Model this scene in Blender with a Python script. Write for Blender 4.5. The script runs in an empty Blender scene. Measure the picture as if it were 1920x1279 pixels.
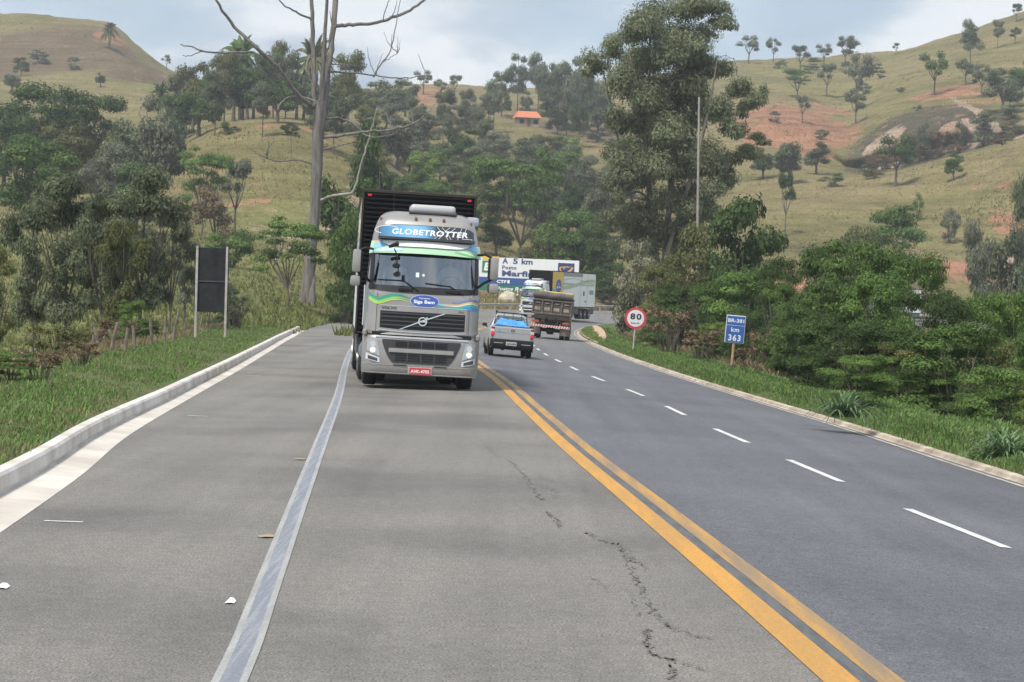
import bpy, bmesh, math, random
import numpy as np
from mathutils import Vector, Matrix, noise as mnoise
from mathutils.bvhtree import BVHTree
from mathutils.geometry import tessellate_polygon
R = math.radians
S = bpy.context.scene
COL = S.collection
rng = np.random.default_rng(7)
random.seed(7)

# ------------------------------------------------------------------ camera
FPX, CAMH = 4500.0, 1.95
pitch, roll = math.atan(72 / FPX), R(1.9)
CF = np.array([0, math.cos(pitch), -math.sin(pitch)])
CR0 = np.array([1.0, 0, 0])
CU0 = np.cross(CR0, CF)
CRr = math.cos(roll) * CR0 + math.sin(roll) * CU0
CUu = -math.sin(roll) * CR0 + math.cos(roll) * CU0
CC = np.array([0, 0, CAMH])
cam = bpy.data.cameras.new('camera')
camo = bpy.data.objects.new('camera', cam)
COL.objects.link(camo)
cam.sensor_width = 36
cam.lens = 36 * FPX / 1920
cam.clip_start = 0.5
cam.clip_end = 6000
M = Matrix(((CRr[0], CUu[0], -CF[0], 0), (CRr[1], CUu[1], -CF[1], 0), (CRr[2], CUu[2], -CF[2], CAMH), (0, 0, 0, 1)))
camo.matrix_world = M
S.camera = camo

# ------------------------------------------------------------------ world, sun, exposure
SUN_EL, SUN_AZ = R(58), R(215)      # azimuth from +Y towards +X; behind the camera, to the left
W = bpy.data.worlds.new('World')
S.world = W
W.use_nodes = True
nt = W.node_tree
nt.nodes.clear()
def N(t, typ, **kw):
    n = t.nodes.new(typ)
    for k, v in kw.items():
        if k in n.inputs: n.inputs[k].default_value = v
        else: setattr(n, k, v)
    return n
def ramp(t, fac, stops):
    n = t.nodes.new('ShaderNodeValToRGB')
    e = n.color_ramp.elements
    while len(e) < len(stops): e.new(0.5)
    for k, (p, c) in enumerate(stops):
        e[k].position = p
        e[k].color = (*c, 1) if len(c) == 3 else c
    t.links.new(fac, n.inputs[0])
    return n
sky = N(nt, 'ShaderNodeTexSky', sky_type='NISHITA', sun_disc=False, sun_elevation=SUN_EL, sun_rotation=SUN_AZ, altitude=700, air_density=1.0, dust_density=2.0)
tc = N(nt, 'ShaderNodeTexCoord')
mp = N(nt, 'ShaderNodeMapping')
mp.inputs['Scale'].default_value = (1, 1, 2.6)
nt.links.new(tc.outputs['Generated'], mp.inputs['Vector'])
n1 = N(nt, 'ShaderNodeTexNoise', Scale=7.0, Detail=7.0, Roughness=0.52)
n2 = N(nt, 'ShaderNodeTexNoise', Scale=11.0, Detail=5.0, Roughness=0.5)
nt.links.new(mp.outputs[0], n1.inputs['Vector'])
nt.links.new(mp.outputs[0], n2.inputs['Vector'])
cover = ramp(nt, n1.outputs['Fac'], [(0.40, (0.45,) * 3), (0.56, (0.97,) * 3)])
shade = ramp(nt, n2.outputs['Fac'], [(0.38, (2.9, 3.7, 4.6)), (0.48, (4.0, 4.65, 5.4)), (0.58, (6.8, 7.0, 7.2))])
mx = N(nt, 'ShaderNodeMixRGB')
nt.links.new(cover.outputs[0], mx.inputs[0])
nt.links.new(sky.outputs[0], mx.inputs[1])
nt.links.new(shade.outputs[0], mx.inputs[2])
bg = N(nt, 'ShaderNodeBackground', Strength=0.1)
nt.links.new(mx.outputs[0], bg.inputs['Color'])
wo = N(nt, 'ShaderNodeOutputWorld')
nt.links.new(bg.outputs[0], wo.inputs['Surface'])

sl = bpy.data.lights.new('sun', 'SUN')
sl.energy = 3.3
sl.angle = R(10)
sl.color = (1.0, 0.95, 0.87)
so = bpy.data.objects.new('sun', sl)
COL.objects.link(so)
sd = Vector((math.sin(SUN_AZ) * math.cos(SUN_EL), math.cos(SUN_AZ) * math.cos(SUN_EL), math.sin(SUN_EL)))
so.rotation_euler = sd.to_track_quat('Z', 'Y').to_euler()
so.location = (0, 0, 60)
S.view_settings.view_transform = 'Standard'
S.view_settings.look = 'None'
S.view_settings.gamma = 1
S.view_settings.exposure = 0.68
S.cycles.max_bounces = 6
S.cycles.transparent_max_bounces = 8
S.cycles.volume_bounces = 0
S.cycles.volume_max_steps = 8

# ------------------------------------------------------------------ maths of the view: a photo point at a chosen distance
def ray(x, y): return CF * FPX + CRr * (x - 960) - CUu * (y - 639.5)
def at(x, y, Z):
    d = ray(x, y)
    return CC + d * (Z / d[1])
def at_z(x, Z, z):                     # point under photo column x at distance Z and height z
    y = 566
    for _ in range(4):
        p = at(x, y, Z)
        y -= (z - p[2]) * FPX / Z
    return at(x, y, Z)
def pxm(Z): return FPX / Z             # photo pixels per metre

# ------------------------------------------------------------------ materials
MATS = {}
def mat(name, col, rough=0.6, metal=0.0, var=0.0, scale=3.0, bump=0.0, spec=0.5, emit=0.0, coat=0.0, col2=None, stretch=None):
    if name in MATS: return MATS[name]
    m = bpy.data.materials.new(name)
    m.use_nodes = True
    t = m.node_tree
    b = t.nodes['Principled BSDF']
    b.inputs['Roughness'].default_value = rough
    b.inputs['Metallic'].default_value = metal
    b.inputs['Specular IOR Level'].default_value = spec
    b.inputs['Coat Weight'].default_value = coat
    b.inputs['Base Color'].default_value = (*col, 1)
    if emit:
        b.inputs['Emission Color'].default_value = (*col, 1)
        b.inputs['Emission Strength'].default_value = emit
    if var or bump:
        g = N(t, 'ShaderNodeTexCoord')
        nz = N(t, 'ShaderNodeTexNoise', Scale=scale, Detail=6.0, Roughness=0.6)
        if stretch:
            mp_ = N(t, 'ShaderNodeMapping')
            mp_.inputs['Scale'].default_value = stretch
            t.links.new(g.outputs['Object'], mp_.inputs['Vector'])
            t.links.new(mp_.outputs[0], nz.inputs['Vector'])
        else:
            t.links.new(g.outputs['Object'], nz.inputs['Vector'])
        lo = tuple(max(0, c * (1 - var)) for c in col)
        hi = col2 or tuple(c * (1 + var) for c in col)
        r = ramp(t, nz.outputs['Fac'], [(0.35, lo), (0.65, hi)])
        t.links.new(r.outputs[0], b.inputs['Base Color'])
        if bump:
            bp = N(t, 'ShaderNodeBump', Strength=bump, Distance=0.05)
            t.links.new(nz.outputs['Fac'], bp.inputs['Height'])
            t.links.new(bp.outputs[0], b.inputs['Normal'])
    MATS[name] = m
    return m
def leaf_mat(name, dark, light, trans=0.3):
    if name in MATS: return MATS[name]
    m = bpy.data.materials.new(name)
    m.use_nodes = True
    t = m.node_tree
    t.nodes.clear()
    a = N(t, 'ShaderNodeAttribute', attribute_name='lv')
    oi = N(t, 'ShaderNodeObjectInfo')
    r = ramp(t, a.outputs['Fac'], [(0.0, dark), (0.75, light), (1.0, tuple(c * 1.35 for c in light))])
    hs = N(t, 'ShaderNodeHueSaturation')
    mr = N(t, 'ShaderNodeMapRange')
    mr.inputs['To Min'].default_value = 0.8
    mr.inputs['To Max'].default_value = 1.2
    t.links.new(oi.outputs['Random'], mr.inputs['Value'])
    t.links.new(mr.outputs[0], hs.inputs['Value'])
    t.links.new(r.outputs[0], hs.inputs['Color'])
    p = N(t, 'ShaderNodeBsdfPrincipled', Roughness=0.7)
    p.inputs['Specular IOR Level'].default_value = 0.1
    tr = N(t, 'ShaderNodeBsdfTranslucent')
    t.links.new(hs.outputs[0], p.inputs['Base Color'])
    t.links.new(hs.outputs[0], tr.inputs['Color'])
    ms = N(t, 'ShaderNodeMixShader')
    ms.inputs[0].default_value = trans
    t.links.new(p.outputs[0], ms.inputs[1])
    t.links.new(tr.outputs[0], ms.inputs[2])
    o = N(t, 'ShaderNodeOutputMaterial')
    t.links.new(ms.outputs[0], o.inputs['Surface'])
    MATS[name] = m
    return m

# ------------------------------------------------------------------ mesh building
def mesh_obj(name, V, F, mats, parent=None, mi=None, smooth=0, attrs=None):
    me = bpy.data.meshes.new(name)
    me.from_pydata([tuple(v) for v in V], [], [tuple(f) for f in F])
    for m in (mats if isinstance(mats, (list, tuple)) else [mats]): me.materials.append(m)
    if mi is not None: me.polygons.foreach_set('material_index', mi)
    if smooth:
        me.shade_smooth()
        me.set_sharp_from_angle(angle=R(smooth))
    if attrs:
        for k, (dom, val) in attrs.items():
            at_ = me.attributes.new(k, 'FLOAT', dom)
            at_.data.foreach_set('value', np.asarray(val, dtype=np.float32))
    me.update()
    o = bpy.data.objects.new(name, me)
    COL.objects.link(o)
    if parent: o.parent = parent
    return o
def quads_obj(name, V, mat_, parent=None, lv=None, nv=4):
    """V: (n*nv,3) array, one face for every nv vertices"""
    n = len(V) // nv
    me = bpy.data.meshes.new(name)
    me.vertices.add(len(V))
    me.vertices.foreach_set('co', np.ascontiguousarray(V, dtype=np.float32).ravel())
    me.loops.add(n * nv)
    me.loops.foreach_set('vertex_index', np.arange(n * nv, dtype=np.int32))
    me.polygons.add(n)
    me.polygons.foreach_set('loop_start', np.arange(0, n * nv, nv, dtype=np.int32))
    me.polygons.foreach_set('loop_total', np.full(n, nv, dtype=np.int32))
    me.update(calc_edges=True)
    if lv is not None:
        a = me.attributes.new('lv', 'FLOAT', 'FACE')
        a.data.foreach_set('value', np.asarray(lv, dtype=np.float32))
    me.materials.append(mat_)
    o = bpy.data.objects.new(name, me)
    COL.objects.link(o)
    if parent: o.parent = parent
    return o
class MB:
    def __init__(s): s.V, s.F, s.I = [], [], []
    def add(s, V, F, mi=0):
        b = len(s.V)
        s.V += [tuple(v) for v in V]
        s.F += [tuple(b + i for i in f) for f in F]
        s.I += [mi] * len(F)
        return s
    def box(s, c, d, bev=0.0, mi=0, rot=None, seg=1):
        bm = bmesh.new()
        bmesh.ops.create_cube(bm, size=1)
        for v in bm.verts: v.co = Vector((v.co.x * d[0], v.co.y * d[1], v.co.z * d[2]))
        if bev: bmesh.ops.bevel(bm, geom=bm.edges[:], offset=bev, segments=seg, affect='EDGES', profile=0.6)
        if rot: bmesh.ops.rotate(bm, verts=bm.verts[:], matrix=rot)
        bm.verts.index_update()
        V = [v.co + Vector(c) for v in bm.verts]
        F = [[v.index for v in f.verts] for f in bm.faces]
        bm.free()
        return s.add(V, F, mi)
    def loft(s, rings, cap=True, mi=0, closed=True):
        n = len(rings[0])
        V = [p for r in rings for p in r]
        F = []
        for k in range(len(rings) - 1):
            for i in range(n if closed else n - 1):
                j = (i + 1) % n
                F.append((k * n + i, k * n + j, (k + 1) * n + j, (k + 1) * n + i))
        if cap:
            F.append(tuple(range(n))[::-1])
            F.append(tuple((len(rings) - 1) * n + i for i in range(n)))
        return s.add(V, F, mi)
    def tube(s, path, rad, n=8, mi=0):
        P = [Vector(p) for p in path]
        rad = rad if isinstance(rad, (list, tuple)) else [rad] * len(P)
        rings = []
        for k, p in enumerate(P):
            d = (P[min(k + 1, len(P) - 1)] - P[max(k - 1, 0)]).normalized()
            a = d.cross(Vector((0.3, 1, 0.2)) if abs(d.y) < 0.9 else Vector((1, 0.1, 0))).normalized()
            b = d.cross(a)
            rings.append([p + (a * math.cos(2 * math.pi * i / n) + b * math.sin(2 * math.pi * i / n)) * rad[k] for i in range(n)])
        return s.loft(rings, True, mi)
    def lathe_x(s, c, prof, n=28, mi=0):     # profile of (x, r) about an axle along x
        rings = [[(c[0] + x, c[1] + r * math.cos(2 * math.pi * i / n), c[2] + r * math.sin(2 * math.pi * i / n)) for i in range(n)] for x, r in prof]
        return s.loft(rings, True, mi)
    def disc_y(s, c, r, n=24, mi=0, depth=0.02, rz=None):
        rz = rz or r
        a = [(c[0] + r * math.cos(2 * math.pi * i / n), c[1], c[2] + rz * math.sin(2 * math.pi * i / n)) for i in range(n)]
        b = [(p[0], p[1] + depth, p[2]) for p in a]
        return s.loft([a, b], True, mi)
    def prism_x(s, poly, x0, x1, mi=0):      # polygon in (y, z) extruded along x
        return s.loft([[(x0, y, z) for y, z in poly], [(x1, y, z) for y, z in poly]], True, mi)
    def strip(s, f, xs, top, bot, off, rows=4, mi=0):
        V, F = [], []
        for i, x in enumerate(xs):
            t = top(x) if callable(top) else top
            b = bot(x) if callable(bot) else bot
            for k in range(rows + 1): V.append(f(x, b + (t - b) * k / rows, off))
        m = rows + 1
        for i in range(len(xs) - 1):
            for k in range(rows): F.append((i * m + k, (i + 1) * m + k, (i + 1) * m + k + 1, i * m + k + 1))
        return s.add(V, F, mi)
    def build(s, name, mats, parent=None, smooth=35):
        return mesh_obj(name, s.V, s.F, mats, parent, s.I, smooth)
def lin(a, b, n): return [a + (b - a) * i / (n - 1) for i in range(n)]
def tag(o, label, cat, group=None, kind=None):
    if label: o['label'] = label
    if cat: o['category'] = cat
    if group: o['group'] = group
    if kind: o['kind'] = kind
    return o
def struct(o): o['kind'] = 'structure'; return o
def thing(name, label, cat, loc=(0, 0, 0), rot=(0, 0, 0), group=None):
    o = bpy.data.objects.new(name, None)
    COL.objects.link(o)
    o.location = loc
    o.rotation_euler = rot
    o.empty_display_size = 0.3
    return tag(o, label, cat, group)
def copy_tree(o, parent=None):
    c = o.copy()
    COL.objects.link(c)
    c.parent = parent
    for ch in list(o.children): copy_tree(ch, c)
    return c
TXT = {}
def text2d(s, bold=0.0, shear=0.0, sp=1.0):
    k = (s, bold, shear, sp)
    if k in TXT: return TXT[k]
    cu = bpy.data.curves.new('lettering', 'FONT')
    cu.body = s
    cu.offset = bold
    cu.shear = shear
    cu.space_character = sp
    cu.resolution_u = 3
    o = bpy.data.objects.new('lettering', cu)
    me = bpy.data.meshes.new_from_object(o)
    V = np.array([v.co[:2] for v in me.vertices])
    F = [tuple(p.vertices) for p in me.polygons]
    V = (V - V.min(0)) / (V.max(0) - V.min(0))
    bpy.data.objects.remove(o)
    bpy.data.meshes.remove(me)
    TXT[k] = (V, F)
    return TXT[k]
def put_text(mb, s, f, x0, x1, z0, z1, off, mi=0, **kw):
    V, F = text2d(s, **kw)
    mb.add([f(x0 + (x1 - x0) * a, z0 + (z1 - z0) * b, off) for a, b in V], F, mi)
def flat(y): return lambda x, z, off=0.0: (x, y - off, z)

# ------------------------------------------------------------------ the road in plan: asphalt left edge, yellow line, right edge
ST = [((-3.0, 2, 0), (2.4, 2, 0), (9.2, 2, -.43)), ((-3.55, 12, 0), (1.97, 12.7, 0), (8.6, 13, -.43)),
      ((-4.39, 24, 0), (1.44, 23.5, 0), (7.95, 24, -.42)), ((-5.13, 32.3, 0), (.97, 32.7, 0), (7.42, 34.4, -.4)),
      ((-5.95, 45, 0), (.42, 45.4, 0), (7.03, 49, -.4)), ((-7.0, 62, 0), (-.2, 60, 0), (6.42, 65, -.4)),
      ((-8.3, 82, 0), (-1.25, 80, 0), (5.78, 85, -.4)), ((-10.1, 110, 0), (-2.3, 110, 0), (5.08, 120, -.4)),
      ((-12.4, 150, 0), (-2.6, 148, 0), (4.9, 165, -.4)), ((-13.0, 192, .1), (-1.5, 190, .05), (5.45, 200, -.38)),
      ((-11.5, 235, .6), (1.0, 228, .3), (7.0, 232, -.3)), ((-6.5, 268, .98), (3.2, 257, .62), (9.6, 254, -.1)),
      ((-1.0, 285, 1.1), (7.5, 275, .8), (12.9, 270, 0)), ((8, 304, 1.25), (14, 290, .95), (18.5, 280, .25)),
      ((22, 326, 1.35), (27, 303, .85), (29, 291, .4)), ((48, 342, 1.5), (50, 318, 1.0), (52, 305, .6)),
      ((90, 352, 1.6), (90, 330, 1.2), (90, 317, .8)), ((150, 362, 1.7), (150, 340, 1.3), (150, 327, .9))]
def cr(P, n, k=0.5):
    """Catmull-Rom along axis 0"""
    P = np.asarray(P, float)
    m = len(P)
    T = np.empty_like(P)
    T[1:-1] = (P[2:] - P[:-2]) * k
    T[0] = (P[1] - P[0]) * 2 * k
    T[-1] = (P[-1] - P[-2]) * 2 * k
    out = []
    for i in range(m - 1):
        for j in range(n):
            t = j / n
            t2, t3 = t * t, t * t * t
            out.append((2 * t3 - 3 * t2 + 1) * P[i] + (t3 - 2 * t2 + t) * T[i] + (-2 * t3 + 3 * t2) * P[i + 1] + (t3 - t2) * T[i + 1])
    out.append(P[-1])
    return np.array(out)
LN = cr([s[0] for s in ST], 12)
CN = cr([s[1] for s in ST], 12)
RN = cr([s[2] for s in ST], 12)
def normals(P, left):
    d = np.gradient(P[:, :2], axis=0)
    d /= np.linalg.norm(d, axis=1)[:, None]
    n = np.stack([-d[:, 1], d[:, 0]], 1)
    return n if left else -n
LNn, RNn = normals(LN, True), normals(RN, False)
def grid_faces(a, b): return [(i * b + j, i * b + j + 1, (i + 1) * b + j + 1, (i + 1) * b + j) for i in range(a - 1) for j in range(b - 1)]
def sweep(P, nrm, prof):
    """profile of (offset, height) carried along P"""
    V = []
    for p, n in zip(P, nrm):
        for o, h in prof: V.append((p[0] + n[0] * o, p[1] + n[1] * o, p[2] + h))
    return V, grid_faces(len(P), len(prof))
def asphalt(name, base, warm, dark, far=None):
    m = bpy.data.materials.new(name)
    m.use_nodes = True
    t = m.node_tree
    b = t.nodes['Principled BSDF']
    g = N(t, 'ShaderNodeNewGeometry')
    grain = N(t, 'ShaderNodeTexNoise', Scale=62.0, Detail=3.0, Roughness=0.8)
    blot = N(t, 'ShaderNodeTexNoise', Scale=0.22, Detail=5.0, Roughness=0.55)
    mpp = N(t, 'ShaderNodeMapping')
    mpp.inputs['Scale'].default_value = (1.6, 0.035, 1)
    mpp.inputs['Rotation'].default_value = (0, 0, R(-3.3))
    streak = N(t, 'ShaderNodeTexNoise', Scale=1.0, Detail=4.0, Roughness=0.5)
    t.links.new(g.outputs['Position'], grain.inputs['Vector'])
    t.links.new(g.outputs['Position'], blot.inputs['Vector'])
    t.links.new(g.outputs['Position'], mpp.inputs['Vector'])
    t.links.new(mpp.outputs[0], streak.inputs['Vector'])
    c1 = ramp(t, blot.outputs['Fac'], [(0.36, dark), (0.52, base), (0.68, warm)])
    col = c1.outputs[0]
    if far:  # distant asphalt: pale grazing reflection put into the base colour
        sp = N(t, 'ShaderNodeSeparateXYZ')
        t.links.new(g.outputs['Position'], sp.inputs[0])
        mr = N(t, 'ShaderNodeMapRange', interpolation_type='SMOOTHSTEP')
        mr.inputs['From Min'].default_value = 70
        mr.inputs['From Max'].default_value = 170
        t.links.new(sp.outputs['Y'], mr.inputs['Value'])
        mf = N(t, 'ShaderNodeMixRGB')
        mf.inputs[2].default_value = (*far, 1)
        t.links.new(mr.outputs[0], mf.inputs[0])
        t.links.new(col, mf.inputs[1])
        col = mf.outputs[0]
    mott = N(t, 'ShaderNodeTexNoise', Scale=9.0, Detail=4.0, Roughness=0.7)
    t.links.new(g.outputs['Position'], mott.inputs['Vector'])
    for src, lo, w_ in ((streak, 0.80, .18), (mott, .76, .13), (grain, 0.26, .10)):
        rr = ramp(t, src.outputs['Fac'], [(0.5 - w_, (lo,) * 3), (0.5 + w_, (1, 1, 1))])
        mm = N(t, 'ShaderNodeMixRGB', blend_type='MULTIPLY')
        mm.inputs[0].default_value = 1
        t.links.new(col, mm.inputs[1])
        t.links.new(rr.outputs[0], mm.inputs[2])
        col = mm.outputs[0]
    t.links.new(col, b.inputs['Base Color'])
    b.inputs['Roughness'].default_value = 0.75
    b.inputs['Specular IOR Level'].default_value = 0.4
    bp = N(t, 'ShaderNodeBump', Strength=0.5, Distance=0.01)
    t.links.new(grain.outputs['Fac'], bp.inputs['Height'])
    t.links.new(bp.outputs[0], b.inputs['Normal'])
    return m
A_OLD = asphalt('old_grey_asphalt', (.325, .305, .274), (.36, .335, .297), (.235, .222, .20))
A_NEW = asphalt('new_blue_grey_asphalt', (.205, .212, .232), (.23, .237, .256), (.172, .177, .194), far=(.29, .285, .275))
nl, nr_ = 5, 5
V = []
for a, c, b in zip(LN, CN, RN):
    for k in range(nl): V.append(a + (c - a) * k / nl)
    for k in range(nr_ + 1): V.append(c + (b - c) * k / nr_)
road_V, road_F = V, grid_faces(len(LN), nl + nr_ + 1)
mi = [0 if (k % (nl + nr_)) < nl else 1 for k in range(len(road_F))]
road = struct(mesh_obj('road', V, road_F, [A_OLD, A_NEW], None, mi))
road_bvh = BVHTree.FromPolygons([tuple(v) for v in V], road_F)
def road_z(x, y):
    h = road_bvh.ray_cast(Vector((x, y, 50)), Vector((0, 0, -1)))
    return h[0].z if h[0] else None
HAZE = 0.00027
# ------------------------------------------------------------------ painted markings (sheets 4-8 mm above the asphalt)
def on_road(x, y, dz=0.006):
    z = road_z(x, y)
    return (x, y, (z if z is not None else 0) + dz)
def ribbon(mb, P, w0, w1, mi=0, dz=0.006, n=2):
    """strip on the road along the plan path P, from lateral w0 to w1 (right positive)"""
    P = np.asarray(P, float)[:, :2]
    d = np.gradient(P, axis=0)
    d /= np.linalg.norm(d, axis=1)[:, None]
    rt = np.stack([d[:, 1], -d[:, 0]], 1)
    V = []
    for p, q in zip(P, rt):
        for k in range(n + 1): V.append(on_road(*(p + q * (w0 + (w1 - w0) * k / n)), dz))
    mb.add(V, grid_faces(len(P), n + 1), mi)
def paint(name, col, under, keep, sx=1.0, sy=0.05, lo=0.45, hi=0.6):
    """road paint worn away in streaks to the surface below"""
    m = bpy.data.materials.new(name)
    m.use_nodes = True
    t = m.node_tree
    b = t.nodes['Principled BSDF']
    b.inputs['Roughness'].default_value = 0.6
    g = N(t, 'ShaderNodeNewGeometry')
    mpp = N(t, 'ShaderNodeMapping')
    mpp.inputs['Scale'].default_value = (sx, sy, 1)
    nz = N(t, 'ShaderNodeTexNoise', Scale=6.0, Detail=6.0, Roughness=0.65)
    t.links.new(g.outputs['Position'], mpp.inputs['Vector'])
    t.links.new(mpp.outputs[0], nz.inputs['Vector'])
    r = ramp(t, nz.outputs['Fac'], [(lo, tuple(c * keep + u * (1 - keep) for c, u in zip(col, under))), (hi, col)])
    gr = N(t, 'ShaderNodeTexNoise', Scale=45.0, Detail=2.0)
    t.links.new(g.outputs['Position'], gr.inputs['Vector'])
    g2 = ramp(t, gr.outputs['Fac'], [(0.3, (0.72,) * 3), (0.6, (1, 1, 1))])
    mm = N(t, 'ShaderNodeMixRGB', blend_type='MULTIPLY')
    mm.inputs[0].default_value = 1
    t.links.new(r.outputs[0], mm.inputs[1])
    t.links.new(g2.outputs[0], mm.inputs[2])
    t.links.new(mm.outputs[0], b.inputs['Base Color'])
    return m
P_YEL = paint('yellow_road_paint', (.56, .275, .035), (.2, .15, .08), 0.7)
P_YEL2 = paint('worn_yellow_road_paint', (.47, .25, .05), (.15, .14, .12), 0.3, lo=0.40, hi=0.62)
P_WHT = paint('white_road_paint', (.72, .72, .70), (.2, .2, .2), 0.7, 1, 0.4)
P_EDGE = paint('worn_white_edge_paint', (.37, .37, .36), (.29, .288, .275), 0.0, 3.0, 0.12, 0.38, 0.62)
P_EDGE2 = paint('blue_grey_worn_line', (.33, .335, .345), (.185, .20, .235), 0.0, 5.0, 0.10, 0.46, 0.72)
P_TAR = paint('dark_tar_seam', (.07, .07, .07), (.13, .13, .13), 0.4, 2, 0.2)
P_RED = paint('dusty_edge_paint', (.52, .46, .38), (.26, .24, .22), 0.2, 2, 0.3)
mk = MB()
yel = CN[:12 * 9]
ribbon(mk, yel, -.27, -.07, 0)
ribbon(mk, yel, .03, .20, 1)
ribbon(mk, yel, -.07, .03, 4, 0.004)
edge = cr([(-1.1, 5, 0), (-1.36, 12, 0), (-1.58, 16, 0), (-1.97, 22.7, 0), (-2.47, 31.4, 0), (-3.42, 47.8, 0), (-4.7, 68, 0), (-6.0, 90, 0), (-7.2, 115, 0), (-8.6, 150, 0), (-8.8, 190, 0), (-7.5, 225, 0), (-3.5, 258, 0), (2, 281, 0), (9, 296, 0), (24, 314, 0)], 14)
ribbon(mk, edge, -.09, -.05, 3)
ribbon(mk, edge, -.05, .05, 5)
ribbon(mk, edge, .05, .09, 3)
redge = RN[: 12 * 15]
ribbon(mk, redge, -.30, -.2, 6)
# lane dashes of the right carriageway, taken along the dashed line
dl = cr([(5.3, 8, 0), (4.95, 18, 0), (4.70, 23, 0), (4.42, 27.5, 0), (4.0, 36, 0), (3.6, 45, 0), (3.2, 58, 0), (2.45, 72, 0), (1.95, 85, 0), (1.35, 105, 0), (1.05, 130, 0), (1.1, 160, 0), (1.9, 190, 0), (4.0, 225, 0)], 60)
arc = np.concatenate([[0], np.cumsum(np.linalg.norm(np.diff(dl[:, :2], axis=0), axis=1))])
ys = dl[:, 1]
starts = [14.7, 22.6, 30.6, 38.8, 48.0, 57.8, 68.0, 78.3, 88.5, 99, 109.5, 120, 131, 142, 153, 165, 177]
for y0 in starts:
    a0 = np.interp(y0, ys, arc)
    q = np.linspace(a0, a0 + 4.1, 8)
    pts = np.stack([np.interp(q, arc, dl[:, 0]), np.interp(q, arc, dl[:, 1])], 1)
    ribbon(mk, pts, -.06, .06, 2)
# short transverse paint ticks on the shoulder
for (xa, xb, y) in ((78, 160, 978), (345, 395, 771), (452, 497, 692), (478, 500, 681), (528, 546, 646)):
    a, b = at_z(xa, 8775 / (y - 536.), 0), at_z(xb, 8775 / (y - 541.), 0)
    yy = (a[1] + b[1]) / 2
    ribbon(mk, [(a[0], yy), ((a[0] + b[0]) / 2, yy), (b[0], yy)], -.035, .035, 2)
struct(mk.build('road_markings', [P_YEL, P_YEL2, P_WHT, P_EDGE, P_TAR, P_EDGE2, P_RED]))
# cracks in the old asphalt
def ground_px(x, y, z=0.0):
    d = ray(x, y)
    return CC + d * ((z - CAMH) / d[2])
ck = MB()
M_CRACK = mat('crack_dark', (.125, .115, .10), 0.9, var=0.3, scale=20)
def crack(pts, w, wander=0.035, steps=26):
    w *= .5
    P = [ground_px(*p) for p in pts]
    L = []
    for a, b in zip(P[:-1], P[1:]):
        for k in range(steps):
            q = a + (b - a) * k / steps
            L.append((q[0] + random.uniform(-wander, wander), q[1] + random.uniform(-wander, wander) * 2.2))
    V = []
    for k, (x, y) in enumerate(L):
        h = w * max(0.10, random.gauss(.5, .42)) * min(1, (k + 1) / 4, (len(L) - k) / 4)
        V += [(x - h, y, 0.0055), (x + h, y + 0.002, 0.0055)]
    ck.add(V, [(2 * i, 2 * i + 1, 2 * i + 3, 2 * i + 2) for i in range(len(L) - 1)])
crack([(952, 858), (985, 895), (1005, 925), (1020, 940)], .02)
crack([(1028, 960), (1042, 975), (1055, 992)], .022)
crack([(1100, 998), (1125, 1014), (1160, 1022), (1175, 1045), (1210, 1065)], .016)
crack([(1172, 1040), (1190, 1085), (1205, 1110), (1225, 1150), (1268, 1185)], .016)
crack([(1215, 1180), (1212, 1200), (1228, 1230), (1265, 1240), (1258, 1290)], .02, 0.03)
crack([(1265, 1240), (1330, 1262)], .006, .03)
crack([(1112, 1085), (1140, 1105)], .008, .03)
crack([(1180, 1105), (1190, 1140), (1200, 1160)], .006, .03)
crack([(975, 905), (1030, 915), (1070, 940)], .006, .06)
crack([(990, 880), (1040, 905), (1090, 918)], .005, .06)
crack([(1030, 925), (1060, 950), (1045, 965)], .006, .05)
crack([(1160, 1022), (1220, 1075)], .006, .05)
crack([(1225, 1150), (1290, 1190), (1340, 1200)], .005, .04)
crack([(880, 800), (905, 835), (945, 860)], .009, .07)
crack([(640, 780), (700, 800)], .004, .06)
crack([(905, 740), (930, 775)], .008, .08)
struct(ck.build('road_cracks', [M_CRACK]))
for (x, y, lab, w) in ((432, 1131, 'small white paper scrap lying left of the worn edge line', .03), (4, 1103, 'white paper scrap at the left border of the road shoulder', .04)):
    p = ground_px(x, y)
    m = MB()
    V = [(p[0] - w + w * 2 * a, p[1] - .06 + .12 * b, 0.006 + 0.02 * math.sin(3 * a) * (0.3 + b)) for a in (0, .35, .7, 1) for b in (0, .5, 1)]
    m.add(V, grid_faces(4, 3))
    tag(m.build('paper_scrap', [mat('paper_white', (.75, .74, .70), .8)]), lab, 'litter')
for (x, y) in ((1370 * .364, 1007), (1545 * .364, 862)):
    p = ground_px(x, y)
    m = MB()
    m.add([(p[0] + .09 * math.cos(a) * random.uniform(.6, 1), p[1] + .12 * math.sin(a), .006 + .01 * random.random()) for a in lin(0, 5.6, 9)], [tuple(range(9))])
    tag(m.build('dead_leaf', [mat('dead_leaf', (.30, .24, .17), .9)]), 'flat brown scrap on the shoulder ' + ('nearer the camera, beside the worn edge line' if y > 900 else 'farther up the road, beside the worn edge line'), 'litter')

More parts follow.
